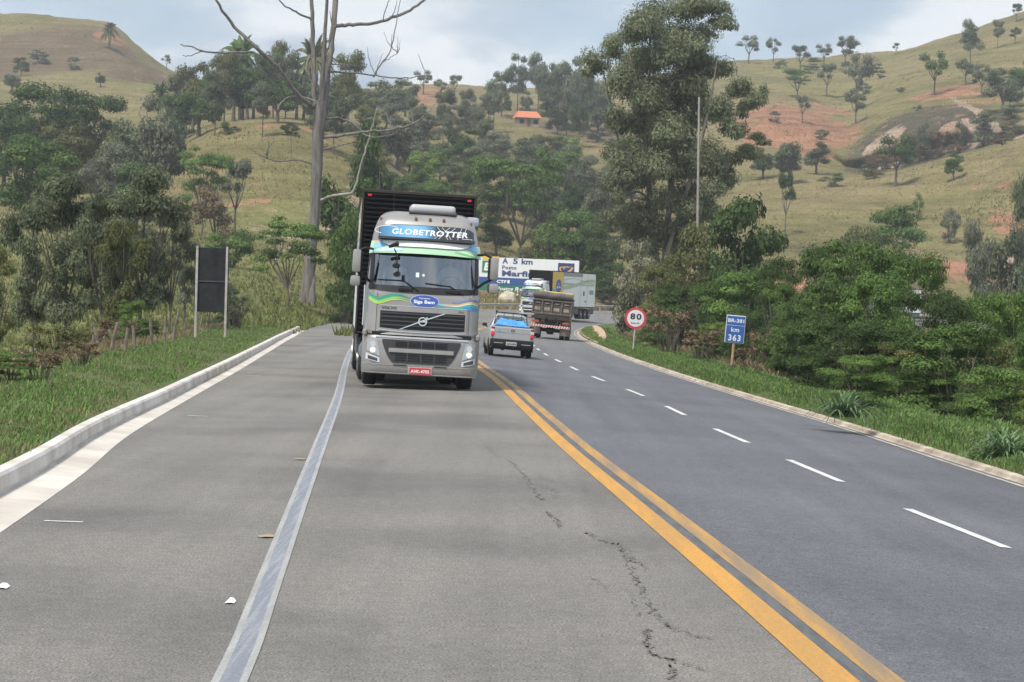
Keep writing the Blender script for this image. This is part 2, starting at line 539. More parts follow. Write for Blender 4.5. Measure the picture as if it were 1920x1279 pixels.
# ------------------------------------------------------------------ kerbs and verges
nk = 12 * 8 - 3
M_KERB = mat('whitewashed_kerb', (.52, .475, .425), .9, var=.15, scale=.9, bump=.2, col2=(.66, .635, .60))
M_GUT = mat('pale_concrete_gutter', (.48, .43, .375), .9, var=.12, scale=.8, bump=.2, col2=(.58, .545, .495))
def gut(y): return float(np.interp(y, [12, 18, 26, 42, 90, 150], [.45, .45, .36, .22, .24, .30]))
def sweep_at(P, nrm, fn):
    V = []
    n_ = 0
    for p, n in zip(P, nrm):
        pr = fn(p[1])
        n_ = len(pr)
        for o, h in pr: V.append((p[0] + n[0] * o, p[1] + n[1] * o, p[2] + h))
    return V, grid_faces(len(P), n_)
V, F = sweep_at(LN[:nk], LNn[:nk], lambda y: [(-.03, .004), (gut(y) * .3, .012), (gut(y), .03), (gut(y) + .002, .06)])
struct(mesh_obj('gutter', V, F, M_GUT, smooth=40))
wob = np.cumsum(rng.normal(0, .005, nk)) * .4
V, F = sweep_at(LN[:nk], LNn[:nk], lambda y: [(gut(y) - .01, .0), (gut(y) + .005, .20), (gut(y) + .03, .23), (gut(y) + .15, .235), (gut(y) + .165, .21), (gut(y) + .17, .0)])
V = [(x + wob[k // 6] * .5, y, z + wob[k // 6] * .4 * (k % 6 in (1, 2, 3))) for k, (x, y, z) in enumerate(V)]
F += [tuple((nk - 1) * 6 + i for i in range(6))]
struct(mesh_obj('kerb', V, F, M_KERB, smooth=30))
i0, i1 = 10, 12 * 11
M_RK = mat('earth_stained_kerb', (.36, .28, .21), .9, var=.3, scale=1.2, bump=.3, col2=(.50, .43, .35))
V, F = sweep(RN[i0:i1], RNn[i0:i1], [(-.12, .0), (-.02, .012), (0, .065), (.13, .075), (.15, .0)])
struct(mesh_obj('kerb', V, F, M_RK, smooth=40))
# earth and block drain at the inside of the bend
ia, ib = 12 * 8 - 6, 12 * 10 + 2
dprof = [(.16, .02), (.5, .03), (.9, .05), (1.3, .10), (1.6, .34), (1.9, .38), (2.1, .05)]
V = []
for k in range(ia, ib):
    w_ = math.sin(math.pi * (k - ia) / (ib - ia - 1)) ** .5 + .02
    for o_, h_ in dprof: V.append((RN[k, 0] + RNn[k, 0] * (.14 + (o_ - .14) * w_), RN[k, 1] + RNn[k, 1] * (.14 + (o_ - .14) * w_), RN[k, 2] + .10 + (h_ + .03) * w_))
F = grid_faces(ib - ia, len(dprof))
m = mat('brick_drain_apron', (.40, .22, .14), .9, var=.35, scale=2.5, bump=.5, col2=(.58, .43, .31))
struct(mesh_obj('drain_apron', V, F, m, smooth=40))

LPROF = [(0, -.03), (.58, -.03), (.6, .17), (1.2, .24), (2.6, .33), (3.6, .22), (4.6, -.05), (6.5, -.65), (9, -1.2), (14, -1.9), (22, -2.8), (34, -4)]
RPROF = [(.12, .05), (.5, .15), (1.6, .16), (2.8, .02), (4.2, -.6), (6, -1.5), (9, -2.6), (14, -3.7), (22, -5.0)]
def bumpy(V, amp, sc):
    out = []
    for x, y, z in V:
        out.append((x, y, z + amp * (mnoise.noise((x * sc, y * sc, 0)) + .5 * mnoise.noise((x * sc * 3, y * sc * 3, 5)))))
    return out
def refine(prof, n):
    p = np.array(prof)
    t = np.linspace(0, 1, len(p))
    q = np.linspace(0, 1, n)
    return list(zip(np.interp(q, t, p[:, 0]), np.interp(q, t, p[:, 1])))
LP = LPROF[:3] + refine(LPROF[2:], 28)[1:]
VL, FL = sweep_at(LN[:12 * 10], LNn[:12 * 10], lambda y: [(0, -.03), (gut(y) + .13, -.03)] + [(o_ - .45 + gut(y), h_) for o_, h_ in LP[2:]])
VL = bumpy(VL, .07, .5)
for k in range(12 * 10):
    for q_, (o_, h_) in enumerate(LP[:3]):
        x_, y_, z_ = VL[k * len(LP) + q_]
        VL[k * len(LP) + q_] = (x_, y_, LN[k, 2] + (h_ if k < nk else .16 * o_ / .6 - .02))
VR, FR = sweep(RN[:12 * 12], RNn[:12 * 12], refine(RPROF, 24))
VR = bumpy(VR, .05, .5)
def ground_mat(name, stops, scale, fine, bump=0.4):
    m = bpy.data.materials.new(name)
    m.use_nodes = True
    t = m.node_tree
    b = t.nodes['Principled BSDF']
    b.inputs['Roughness'].default_value = 0.95
    b.inputs['Specular IOR Level'].default_value = 0.1
    g = N(t, 'ShaderNodeNewGeometry')
    n = N(t, 'ShaderNodeTexNoise', Scale=scale, Detail=7.0, Roughness=0.65)
    f = N(t, 'ShaderNodeTexNoise', Scale=fine, Detail=4.0, Roughness=0.7)
    t.links.new(g.outputs['Position'], n.inputs['Vector'])
    t.links.new(g.outputs['Position'], f.inputs['Vector'])
    r = ramp(t, n.outputs['Fac'], stops)
    r2 = ramp(t, f.outputs['Fac'], [(0.3, (.55,) * 3), (0.7, (1.0,) * 3)])
    mm = N(t, 'ShaderNodeMixRGB', blend_type='MULTIPLY')
    mm.inputs[0].default_value = 1
    t.links.new(r.outputs[0], mm.inputs[1])
    t.links.new(r2.outputs[0], mm.inputs[2])
    t.links.new(mm.outputs[0], b.inputs['Base Color'])
    bp = N(t, 'ShaderNodeBump', Strength=bump, Distance=0.15)
    t.links.new(f.outputs['Fac'], bp.inputs['Height'])
    t.links.new(bp.outputs[0], b.inputs['Normal'])
    return m
M_VERGE = ground_mat('verge_soil_and_grass', [(.34, (.19, .15, .10)), (.46, (.12, .145, .06)), (.62, (.085, .135, .045))], .7, 9)
vl = struct(mesh_obj('verge', VL, FL, M_VERGE, smooth=60))
vr = struct(mesh_obj('verge', VR, FR, M_VERGE, smooth=60))
bvh_vl = BVHTree.FromPolygons(VL, FL)
bvh_vr = BVHTree.FromPolygons(VR, FR)

# ------------------------------------------------------------------ hills: one sheet of control rows (distance, photo row or height) for each photo column
def z(v): return ('z', v)
HC = [
 (-420, [(30, z(-5)), (90, z(-5)), (140, z(-1)), (200, 545), (280, 430), (400, 340), (560, 260), (660, 210), (760, 160), (900, 25)]),
 (-200, [(35, z(-5)), (90, z(-5)), (140, z(-1)), (200, 545), (280, 425), (400, 340), (560, 255), (660, 205), (760, 160), (900, 28)]),
 (0,    [(45, z(-5)), (90, z(-4)), (140, 655), (200, 540), (280, 415), (400, 345), (560, 250), (660, 200), (760, 160), (900, 33)]),
 (110,  [(50, z(-5)), (92, z(-4)), (140, 650), (200, 545), (280, 430), (400, 350), (560, 250), (660, 200), (760, 150), (900, 35)]),
 (205,  [(55, z(-5)), (95, z(-4)), (140, 640), (200, 545), (280, 440), (400, 350), (560, 250), (660, 200), (760, 150), (900, 43)]),
 (262,  [(60, z(-5)), (98, z(-4)), (140, 635), (200, 545), (280, 445), (380, 365), (540, 250), (650, 200), (760, 160), (900, 90)]),
 (325,  [(65, z(-5)), (100, z(-4)), (142, 628), (200, 545), (280, 450), (360, 372), (430, 288), (560, 240), (740, 185), (900, 138)]),
 (400,  [(75, z(-5)), (105, z(-4)), (146, 615), (200, 545), (280, 462), (345, 395), (430, 252), (500, 232), (740, 200), (900, 160)]),
 (480,  [(85, z(-5)), (115, z(-4)), (155, 603), (205, 545), (280, 470), (340, 405), (430, 237), (500, 222), (740, 200), (900, 165)]),
 (570,  [(100, z(-4)), (130, z(-3)), (170, 592), (220, 545), (290, 480), (345, 410), (430, 240), (500, 225), (740, 200), (900, 165)]),
 (680,  [(150, z(-4)), (190, z(-3)), (240, 575), (280, 530), (320, 480), (365, 405), (430, 285), (520, 245), (740, 205), (900, 165)]),
 (770,  [(150, z(-4)), (210, z(-3.5)), (275, z(-1.5)), (305, 568), (335, 545), (380, 420), (440, 345), (560, 270), (740, 210), (900, 163)]),
 (850,  [(150, z(-4)), (220, z(-3.5)), (288, z(-1.2)), (306, 568), (334, 548), (395, 440), (450, 375), (560, 285), (740, 215), (900, 165)]),
 (920,  [(150, z(-4)), (225, z(-3.5)), (292, z(-1)), (308, 570), (338, 550), (400, 450), (470, 380), (600, 280), (740, 220), (900, 168)]),
 (1000, [(150, z(-4.5)), (230, z(-3.5)), (304, z(-.8)), (318, 571), (344, 552), (420, 455), (520, 340), (640, 262), (760, 222), (930, 168)]),
 (1080, [(140, z(-5)), (230, z(-4)), (318, z(-.6)), (331, 571), (354, 552), (430, 455), (540, 340), (660, 272), (780, 225), (940, 163)]),
 (1180, [(130, z(-5)), (230, z(-4)), (332, z(-.4)), (345, 571), (364, 538), (430, 455), (560, 345), (680, 268), (780, 225), (950, 150)]),
 (1290, [(110, z(-6)), (220, z(-5)), (340, z(-.3)), (354, 572), (376, 525), (430, 450), (540, 352), (660, 262), (780, 200), (950, 128)]),
 (1390, [(95, z(-6)), (210, z(-5)), (344, z(-.3)), (358, 575), (380, 505), (430, 445), (520, 352), (620, 272), (680, 205), (950, 118)]),
 (1490, [(85, z(-6)), (205, z(-5)), (347, z(-.3)), (362, 577), (384, 500), (430, 440), (520, 338), (610, 280), (670, 208), (950, 112)]),
 (1590, [(75, z(-6)), (200, z(-5)), (350, z(-.2)), (366, 580), (388, 498), (430, 440), (515, 337), (590, 318), (620, 262), (950, 107)]),
 (1680, [(70, z(-6)), (195, z(-5)), (352, z(-.2)), (369, 582), (392, 492), (430, 452), (510, 328), (585, 312), (612, 218), (930, 101)]),
 (1770, [(64, z(-6)), (190, z(-5)), (354, z(-.1)), (372, 584), (396, 490), (430, 455), (500, 310), (575, 290), (602, 200), (900, 74)]),
 (1860, [(58, z(-6)), (185, z(-5)), (357, z(0)), (375, 586), (400, 490), (430, 450), (490, 288), (565, 272), (594, 203), (880, 45)]),
 (1940, [(54, z(-6)), (180, z(-5)), (359, z(0)), (378, 588), (402, 492), (430, 450), (480, 262), (560, 250), (590, 200), (870, 18)]),
 (2150, [(48, z(-6)), (180, z(-5)), (362, z(0)), (382, 590), (404, 492), (430, 440), (470, 230), (550, 200), (600, 150), (860, -60)]),
 (2420, [(44, z(-6)), (180, z(-5)), (366, z(0)), (386, 590), (408, 492), (440, 420), (480, 215), (550, 180), (620, 110), (860, -90)])]
G = []
for x, pts in HC:
    row = []
    for Zd, v in pts:
        row.append(at_z(x, Zd, v[1]) if isinstance(v, tuple) else at(x, v, Zd))
    l = row[-1]
    row.append(np.array([l[0] * 1.035, l[1] * 1.035, l[2] + .3]))
    row.append(np.array([l[0] * 1.12, l[1] * 1.12, l[2] - 12]))
    row.append(np.array([l[0] * 2.2, l[1] * 2.2, l[2] - 160]))
    G.append(row)
G = np.array(G)
G = cr(G, 16, 0.42)
G = np.swapaxes(cr(np.swapaxes(G, 0, 1), 24, 0.42), 0, 1)
na, nb = G.shape[:2]
TV = G.reshape(-1, 3)
def fbm(p): return mnoise.fractal(p, 1.0, 2.0, 5)
for k in range(len(TV)):
    x, y, zz = TV[k]
    d = min(1.0, max(0.0, (y - 350) / 450))
    if y < 1000: TV[k, 2] += (0.12 + 1.6 * d) * fbm(Vector((x * .03, y * .03, 0))) + .35 * d * mnoise.noise((x * .25, y * .25, 3))
TF = grid_faces(na, nb)
bvh_t = BVHTree.FromPolygons([tuple(v) for v in TV], TF)
def ray_hit(x, y):
    d = ray(x, y)
    h = bvh_t.ray_cast(Vector(CC), Vector(d).normalized())
    return np.array(h[0]) if h[0] else None
def ground_z(x, y, road_too=False):
    best = -99
    for b in (bvh_t, bvh_vl, bvh_vr) + ((road_bvh,) if road_too else ()):
        h = b.ray_cast(Vector((x, y, 400)), Vector((0, 0, -1)))
        if h[0] and h[0].z > best: best = h[0].z
    return best if best > -90 else 0.0
# soil and growth patches on the hills: (photo x, y, half width px, half height px, kind, strength)
PATCH = [(1440, 226, 34, 18, 'pale', .6), (1500, 228, 105, 30, 'red', 1), (1560, 208, 40, 8, 'red', .8), (1410, 238, 30, 30, 'red', .8), (1775, 175, 70, 11, 'red', .9), (1850, 190, 60, 6, 'red', .5),
         (1740, 250, 150, 52, 'dark', 1), (1830, 255, 22, 22, 'pale', 1), (1860, 262, 14, 20, 'pale', 1), (1800, 238, 40, 24, 'pale', .5), (1780, 215, 30, 20, 'red', .3), (1640, 290, 60, 25, 'dark', .8), (1660, 310, 40, 8, 'pale', .7),
         (1880, 350, 24, 8, 'red', .8), (1880, 420, 30, 26, 'red', .7), (1480, 525, 34, 32, 'red', 1), (1480, 515, 14, 20, 'pale', .4), (1770, 500, 120, 18, 'red', .7), (1900, 480, 60, 24, 'pale', .8), (1500, 470, 80, 10, 'dark', .6),
         (205, 68, 30, 10, 'red', .9), (100, 90, 190, 45, 'brown', .9), (260, 130, 60, 20, 'brown', .8), (270, 262, 38, 11, 'red', 1), (415, 305, 30, 16, 'red', .4),
         (470, 380, 50, 22, 'red', .45), (470, 385, 60, 14, 'pale', .3), (420, 372, 22, 14, 'dark', .6), (450, 258, 60, 5, 'red', .2), (520, 236, 130, 6, 'red', .5), (545, 205, 60, 10, 'red', .6), (640, 400, 60, 60, 'pale', .4), (520, 440, 70, 20, 'pale', .4), (540, 470, 30, 26, 'pale', .45),
         (920, 450, 30, 24, 'brown', .7), (795, 180, 40, 22, 'red', .6), (830, 230, 20, 30, 'red', .5), (1090, 250, 90, 14, 'brown', .8), (1110, 270, 50, 12, 'red', .4), (950, 200, 80, 20, 'tan', .7), (1120, 225, 90, 14, 'tan', .8), (720, 310, 30, 22, 'tan', .8), (1070, 560, 190, 16, 'tan', 1), (930, 560, 60, 14, 'tan', 1),
         (250, 500, 330, 130, 'lush', .9), (480, 560, 160, 60, 'lush', .9), (300, 160, 120, 20, 'lush', .6), (1540, 150, 140, 30, 'lush', .4), (60, 600, 120, 60, 'lush', .7), (1700, 560, 300, 40, 'dark', .5), (250, 290, 60, 12, 'lush', .9)]
kinds = ['red', 'pale', 'dark', 'brown', 'tan', 'lush']
ATT = {k: np.zeros(len(TV)) for k in kinds}
for px, py, rx, ry, kd, st in PATCH:
    h = ray_hit(px, py)
    if h is None: continue
    hu, hd = ray_hit(px, py - ry), ray_hit(px, py + ry)
    Rx = rx / FPX * h[1]
    du = abs(hu[1] - h[1]) if hu is not None else 60
    dd = abs(h[1] - hd[1]) if hd is not None else 60
    Ry = min(max(du, dd, 2.0), 160)
    q = ((TV[:, 0] - h[0]) / Rx) ** 2 + ((TV[:, 1] - h[1]) / Ry) ** 2
    a = np.clip(1.6 - 1.2 * q, 0, 1) * st
    ATT[kd] = np.maximum(ATT[kd], a)
def hill_mat():
    m = bpy.data.materials.new('pasture_hills')
    m.use_nodes = True
    t = m.node_tree
    b = t.nodes['Principled BSDF']
    b.inputs['Roughness'].default_value = 0.95
    b.inputs['Specular IOR Level'].default_value = 0.1
    g = N(t, 'ShaderNodeNewGeometry')
    big = N(t, 'ShaderNodeTexNoise', Scale=0.022, Detail=7.0, Roughness=0.6)
    mid = N(t, 'ShaderNodeTexNoise', Scale=0.16, Detail=7.0, Roughness=0.7)
    fin = N(t, 'ShaderNodeTexNoise', Scale=1.3, Detail=5.0, Roughness=0.75)
    mpp = N(t, 'ShaderNodeMapping')
    mpp.inputs['Scale'].default_value = (.03, .03, .9)
    ter = N(t, 'ShaderNodeTexNoise', Scale=1.0, Detail=4.0, Roughness=0.5, Distortion=0.4)
    for n_ in (big, mid, fin): t.links.new(g.outputs['Position'], n_.inputs['Vector'])
    t.links.new(g.outputs['Position'], mpp.inputs['Vector'])
    t.links.new(mpp.outputs[0], ter.inputs['Vector'])
    base = ramp(t, big.outputs['Fac'], [(.34, (.19, .18, .07)), (.5, (.26, .225, .098)), (.66, (.30, .24, .125))])
    col = base.outputs[0]
    def mix(fac, c):
        nonlocal col
        n_ = N(t, 'ShaderNodeMixRGB')
        t.links.new(fac, n_.inputs[0])
        t.links.new(col, n_.inputs[1])
        if isinstance(c, tuple): n_.inputs[2].default_value = (*c, 1)
        else: t.links.new(c, n_.inputs[2])
        col = n_.outputs[0]
    def masked(kd, c, soft=0.5):
        a = N(t, 'ShaderNodeAttribute', attribute_name=kd)
        s1 = N(t, 'ShaderNodeMath', operation='ADD')
        t.links.new(a.outputs['Fac'], s1.inputs[0])
        s2 = N(t, 'ShaderNodeMath', operation='SUBTRACT')
        t.links.new(mid.outputs['Fac'], s2.inputs[0])
        s2.inputs[1].default_value = 0.5
        s3 = N(t, 'ShaderNodeMath', operation='MULTIPLY')
        t.links.new(s2.outputs[0], s3.inputs[0])
        s3.inputs[1].default_value = 3.4
        t.links.new(s3.outputs[0], s1.inputs[1])
        mr = N(t, 'ShaderNodeMapRange', interpolation_type='SMOOTHSTEP')
        mr.inputs['From Min'].default_value = 0.5 - soft / 2
        mr.inputs['From Max'].default_value = 0.5 + soft / 2
        t.links.new(s1.outputs[0], mr.inputs['Value'])
        mix(mr.outputs[0], c)
    masked('lush', (.235, .24, .085), .8)
    masked('tan', (.27, .215, .115), .6)
    masked('brown', (.185, .135, .085), .8)
    masked('dark', (.115, .10, .068), .6)
    masked('pale', (.44, .33, .25), .3)
    masked('red', (.40, .21, .13), .45)
    for src, lo, p0, p1 in ((mid, .70, .36, .58), (fin, .66, .38, .60), (ter, .76, .38, .58)):
        rr = ramp(t, src.outputs['Fac'], [(p0, (lo,) * 3), (p1, (1, 1, 1))])
        mm = N(t, 'ShaderNodeMixRGB', blend_type='MULTIPLY')
        mm.inputs[0].default_value = 1
        t.links.new(col, mm.inputs[1])
        t.links.new(rr.outputs[0], mm.inputs[2])
        col = mm.outputs[0]
    t.links.new(col, b.inputs['Base Color'])
    bp = N(t, 'ShaderNodeBump', Strength=0.6, Distance=0.8)
    t.links.new(fin.outputs['Fac'], bp.inputs['Height'])
    t.links.new(bp.outputs[0], b.inputs['Normal'])
    return m
hills = struct(mesh_obj('hills', TV, TF, hill_mat(), smooth=70, attrs={k: ('POINT', v) for k, v in ATT.items()}))
# ------------------------------------------------------------------ vehicles
SILVER = mat('silver_truck_paint', (.335, .32, .30), .36, .5, coat=.3, var=.10, scale=1.3)
WHITEP = mat('white_paint', (.74, .74, .73), .4)
BLACKP = mat('black_plastic', (.014, .014, .016), .5, spec=.3)
DARKG = mat('dark_grey_plastic', (.05, .052, .056), .5)
RUBBER = mat('tyre_rubber', (.022, .022, .022), .85)
CHASSIS = mat('chassis_dark', (.03, .028, .027), .8, var=.3)
CHROME = mat('bright_metal', (.72, .72, .73), .22, .9)
STEEL = mat('galvanised_steel', (.42, .43, .43), .45, .7, var=.12, scale=4)
REDL = mat('red_lamp', (.55, .02, .02), .25)
ORANGEL = mat('amber_lamp', (.62, .20, .05), .3)
CLEARL = mat('clear_lamp', (.62, .64, .66), .12, .3)
LIT = mat('lit_headlamp', (1.0, .93, .72), .3, emit=1.5)
BLUE = mat('decal_blue', (.045, .10, .36), .4)
BLUE2 = mat('decal_mid_blue', (.06, .25, .62), .4)
SKYB = mat('decal_sky_blue', (.22, .50, .78), .4)
GREEN = mat('decal_green', (.05, .30, .20), .4)
LIME = mat('decal_lime', (.45, .58, .10), .4)
PALEG = mat('decal_pale_green', (.36, .56, .38), .4)
TEAL = mat('decal_teal', (.10, .42, .45), .4)
ORNG = mat('decal_orange', (.72, .36, .12), .4)
YELLOW = mat('decal_yellow', (.75, .52, .10), .4)
REDP = mat('plate_red', (.52, .05, .06), .45)
WHITE = mat('lettering_white', (.82, .82, .82), .5)
INK = mat('lettering_dark', (.02, .02, .022), .5)
def glass(name, tint, trans=0.5, rough=0.03, gcol=(.8, .85, .9)):
    if name in MATS: return MATS[name]
    m = bpy.data.materials.new(name)
    m.use_nodes = True
    t = m.node_tree
    t.nodes.clear()
    gl = N(t, 'ShaderNodeBsdfGlossy', Roughness=rough)
    gl.inputs['Color'].default_value = (*gcol, 1)
    tr = N(t, 'ShaderNodeBsdfTransparent')
    tr.inputs['Color'].default_value = (*tint, 1)
    ms = N(t, 'ShaderNodeMixShader')
    ms.inputs[0].default_value = 1 - trans
    t.links.new(tr.outputs[0], ms.inputs[1]) if False else t.links.new(tr.outputs[0], ms.inputs[1])
    t.links.new(gl.outputs[0], ms.inputs[2])
    o = N(t, 'ShaderNodeOutputMaterial')
    t.links.new(ms.outputs[0], o.inputs['Surface'])
    MATS[name] = m
    return m
WIND = glass('windscreen_glass', (.72, .79, .80), .70)
CARGL = glass('car_glass', (.72, .84, .80), .85)
def wheel(parent, x, y, r, w, hub, dual=False):
    """wheel with its axle along x; x is the middle of the tread"""
    a = MB()
    for dx in ((-.17, .17) if dual else (0,)):
        ww = w
        a.lathe_x((x + dx, y, r), [(-ww / 2, r * .60), (-ww / 2, r * .86), (-ww / 2 + .03, r * .97), (-ww * .3, r), (ww * .3, r), (ww / 2 - .03, r * .97), (ww / 2, r * .86), (ww / 2, r * .60)])
    o = a.build('wheel', [RUBBER], parent, 40)
    b = MB()
    s = 1 if x > 0 else -1
    e = (.17 if dual else 0) + w / 2
    b.lathe_x((x, y, r), [(s * (e - .10), r * .2), (s * (e - .10), r * .5), (s * (e + .005), r * .61), (s * (e - .01), r * .52), (s * (e - .05), r * .48), (s * (e - .02), r * .22), (s * (e + .03), r * .18)][::1])
    b.build('rim', [hub], o, 40)
    return o

# --- the two articulated lorries (one is built, the others are copies)
def hw(zv): return float(np.interp(zv, [.3, 1.1, 2.0, 2.3, 3.0, 3.3, 3.6, 3.74, 3.82, 3.86], [1.22, 1.235, 1.235, 1.22, 1.17, 1.14, 1.07, 1.0, .9, .78]))
def yf(zv): return float(np.interp(zv, [.28, 1.1, 1.2, 2.05, 2.2, 2.97, 3.15, 3.55, 3.7, 3.8, 3.86], [.0, .03, .07, .12, .17, .40, .45, .53, .64, .85, 1.15]))
def bulge(x, zv):
    h = hw(zv)
    t = min(1.0, abs(x) / h)
    return .09 * t * t + .30 * max(0, (t - .80) / .20) ** 2.2
def cabf(x, zv, off=0.0): return (x, yf(zv) + bulge(x, zv) - off, zv)
def bumpf(x, zv, off=0.0):
    t = min(1.0, abs(x) / 1.27)
    return (x, -.10 + .06 * abs(zv - .55) + .08 * t * t + .34 * max(0, (t - .82) / .18) ** 2.2 - off, zv)
def make_lorry():
    T = thing('cargo_truck', '', 'truck')
    zs = sorted(set([1.15, 1.2, 1.35, 1.55, 1.75, 1.95, 2.05, 2.2, 2.4, 2.6, 2.8, 2.97, 3.06, 3.15, 3.3, 3.45, 3.55, 3.62, 3.68, 3.74, 3.78, 3.82, 3.845, 3.86]))
    ts = [-1, -.985, -.965, -.94, -.9, -.84, -.7, -.5, -.25, 0, .25, .5, .7, .84, .9, .94, .965, .985, 1]
    V, F, rings = [], [], []
    for zv in zs:
        h = hw(zv)
        rg = [cabf(t * h, zv) for t in ts]
        back = 2.25 if zv < 3.7 else 2.25 - (zv - 3.7) * 3
        rg += [(h, .9 + .35 * (zv > 3), zv), (h, back, zv), (-h, back, zv), (-h, .9 + .35 * (zv > 3), zv)]
        rings.append(rg)
    n = len(rings[0])
    V = [p for r in rings for p in r]
    for k in range(len(zs) - 1):
        for i in range(n):
            if 2.2 <= zs[k] < 2.97 and 3 <= i < 15: continue          # windscreen opening
            j = (i + 1) % n
            F.append((k * n + i, k * n + j, (k + 1) * n + j, (k + 1) * n + i))
    F.append(tuple((len(zs) - 1) * n + i for i in range(n)))
    cab = mesh_obj('cab', V, F, [SILVER], T, None, 50)
    X = lambda a, b, m=21: lin(a, b, m)
    m = MB()   # inside: floor, dash, seats, back wall
    m.box((0, 1.2, 1.75), (2.1, 1.9, .08)).box((0, .62, 2.02), (2.1, .42, .40), .08).box((0, 2.15, 2.6), (2.15, .06, 1.7))
    m.box((0, 1.2, 3.25), (2.1, 1.8, .05))
    m.build('dashboard', [DARKG], cab)
    for sx in (-.62, .62):
        m = MB().box((sx, 1.35, 2.02), (.56, .5, .16), .05).box((sx, 1.66, 2.4), (.54, .14, .8), .05).box((sx, 1.66, 2.88), (.3, .1, .2), .04)
        m.build('seat', [mat('seat_cloth', (.09, .09, .10), .9)], cab)
    m = MB()
    m.tube([(.62 + .22 * math.cos(a), .95 + .10 * math.sin(a), 2.30 + .18 * math.sin(a)) for a in lin(0, 2 * math.pi, 25)], .016, 6)
    m.build('steering_wheel', [BLACKP], cab)
    m = MB().strip(cabf, X(-1.125, 1.125, 29), 2.975, 2.195, .004, 6)
    m.build('windscreen', [WIND], T, 60)
    m = MB().strip(cabf, X(-1.2, 1.2, 29), lambda x: 2.215, lambda x: 2.06 + .06 * abs(x / 1.2) ** 3, .010, 3)
    m.strip(cabf, X(-1.17, 1.17, 25), 3.06, 2.90, .012, 3)
    for s in (-1, 1): m.strip(cabf, lin(s * 1.10, s * 1.185, 6), 3.0, 2.1, .008, 6)
    m.build('windscreen_surround', [BLACKP], T, 60)
    # sun visor
    def vf(x, zv, off=0.0):
        k = max(0.0, (3.20 - zv) / .27)
        p = cabf(x, 3.18)
        return (x * (1 + .035 * k), p[1] - .05 - .15 * k ** .8 + .03 * k * abs(x) - off, zv - .035 * (x / 1.2) ** 2)
    m = MB().strip(vf, X(-1.185, 1.185, 33), 3.20, 2.93, 0, 6).strip(vf, X(-1.185, 1.185, 33), 3.19, 2.925, -.03, 6)
    vis = m.build('sun_visor', [PALEG], T, 60)
    VS = [SKYB, mat('decal_pale_blue', (.42, .55, .74), .4), ORNG, mat('decal_leaf_green', (.16, .50, .18), .4), WHITEP]
    for s in (-1, 1):
        m = MB()
        m.strip(vf, lin(s * (.70 if s < 0 else .84), s * 1.183, 14), lambda x: 3.199, lambda x: 2.94 + .26 * max(0, 1 - ((abs(x) - .60) / .58) ** 2) ** .5 * (.6 if s < 0 else .75), .004, 4)
        if s < 0:
            m.strip(vf, lin(-1.183, -.5, 14), lambda x: 3.05 + .10 * (x + .5), lambda x: 2.985 + .06 * (x + .5), .007, 2, 1)
            m.strip(vf, lin(-1.183, -1.03, 6), lambda x: 3.199, lambda x: 3.13 - .5 * (x + 1.03), .008, 2, 2)
        else:
            m.strip(vf, lin(.62, 1.183, 12), lambda x: 3.04 - .16 * (x - .62), lambda x: 3.005 - .16 * (x - .62), .007, 2, 3)
            m.strip(vf, lin(.72, 1.183, 12), lambda x: 3.075 - .22 * (x - .62), lambda x: 3.055 - .20 * (x - .62), .008, 2, 4)
        m.build('visor_stripes', VS, vis)
    m = MB().strip(vf, lin(-.95, .97, 25), lambda x: 3.205, lambda x: 3.205 - .125 * min(1, max(0, (1 - abs(x / .97) ** 6))) ** .6, .035, 4)
    m.build('visor_white_band', [mat('bright_white', (.85, .85, .85), .35)], vis)
    # upper name panel
    def tp(x): return 3.555 - .06 * abs(x / .98) ** 8
    m = MB().strip(cabf, X(-1.04, 1.04, 33), tp, 3.215, .008, 5)
    pan = m.build('name_panel', [mat('panel_dark', (.045, .05, .062), .25)], T, 60)
    m = MB()
    cs = [(-1.03, .06, .13, .22), (-.8, .10, .30, .52), (-.55, .16, .42, .68), (-.3, .22, .50, .76), (-.05, .16, .40, .66), (.12, .08, .2, .34), (.22, .045, .05, .062)]
    mm_ = []
    nseg = 30
    for k in range(nseg):
        xa, xb = -1.02 + 1.24 * k / nseg, -1.02 + 1.24 * (k + 1) / nseg
        xm = (xa + xb) / 2
        c = tuple(float(np.interp(xm, [q[0] for q in cs], [q[j] for q in cs])) for j in (1, 2, 3))
        mm_.append(mat('panel_blue_%d' % k, c, .25))
        m.strip(cabf, [xa, xb], lambda x: tp(x) - .012, 3.225, .011, 3, k)
    m.build('blue_glow', mm_, pan)
    m = MB()
    put_text(m, 'GLOBETROTTER', cabf, -.76, .90, 3.335, 3.46, .018, bold=.03, shear=.12, sp=1.06)
    def seg(a, b, w, off=.015):
        n_ = 8
        dx, dz = b[0] - a[0], b[1] - a[1]
        l = math.hypot(dx, dz)
        px_, pz_ = -dz / l * w, dx / l * w
        V_ = []
        for k in range(n_ + 1):
            x_, z_ = a[0] + dx * k / n_, a[1] + dz * k / n_
            V_ += [cabf(x_ - px_, z_ - pz_, off), cabf(x_ + px_, z_ + pz_, off)]
        m.add(V_, [(2 * i, 2 * i + 1, 2 * i + 3, 2 * i + 2) for i in range(n_)])
    for a, b in [((.22, 3.54), (.33, 3.42)), ((.33, 3.42), (.14, 3.25)), ((.32, 3.54), (.40, 3.46)), ((.40, 3.46), (.50, 3.54)), ((.46, 3.40), (.62, 3.54)), ((.40, 3.36), (.50, 3.24)), ((.46, 3.40), (.56, 3.24)),
                 ((.76, 3.54), (.66, 3.24)), ((.86, 3.54), (.78, 3.31)), ((.78, 3.31), (1.0, 3.31)), ((1.0, 3.31), (.98, 3.24)), ((.34, 3.36), (.22, 3.24))]: seg(a, b, .0042)
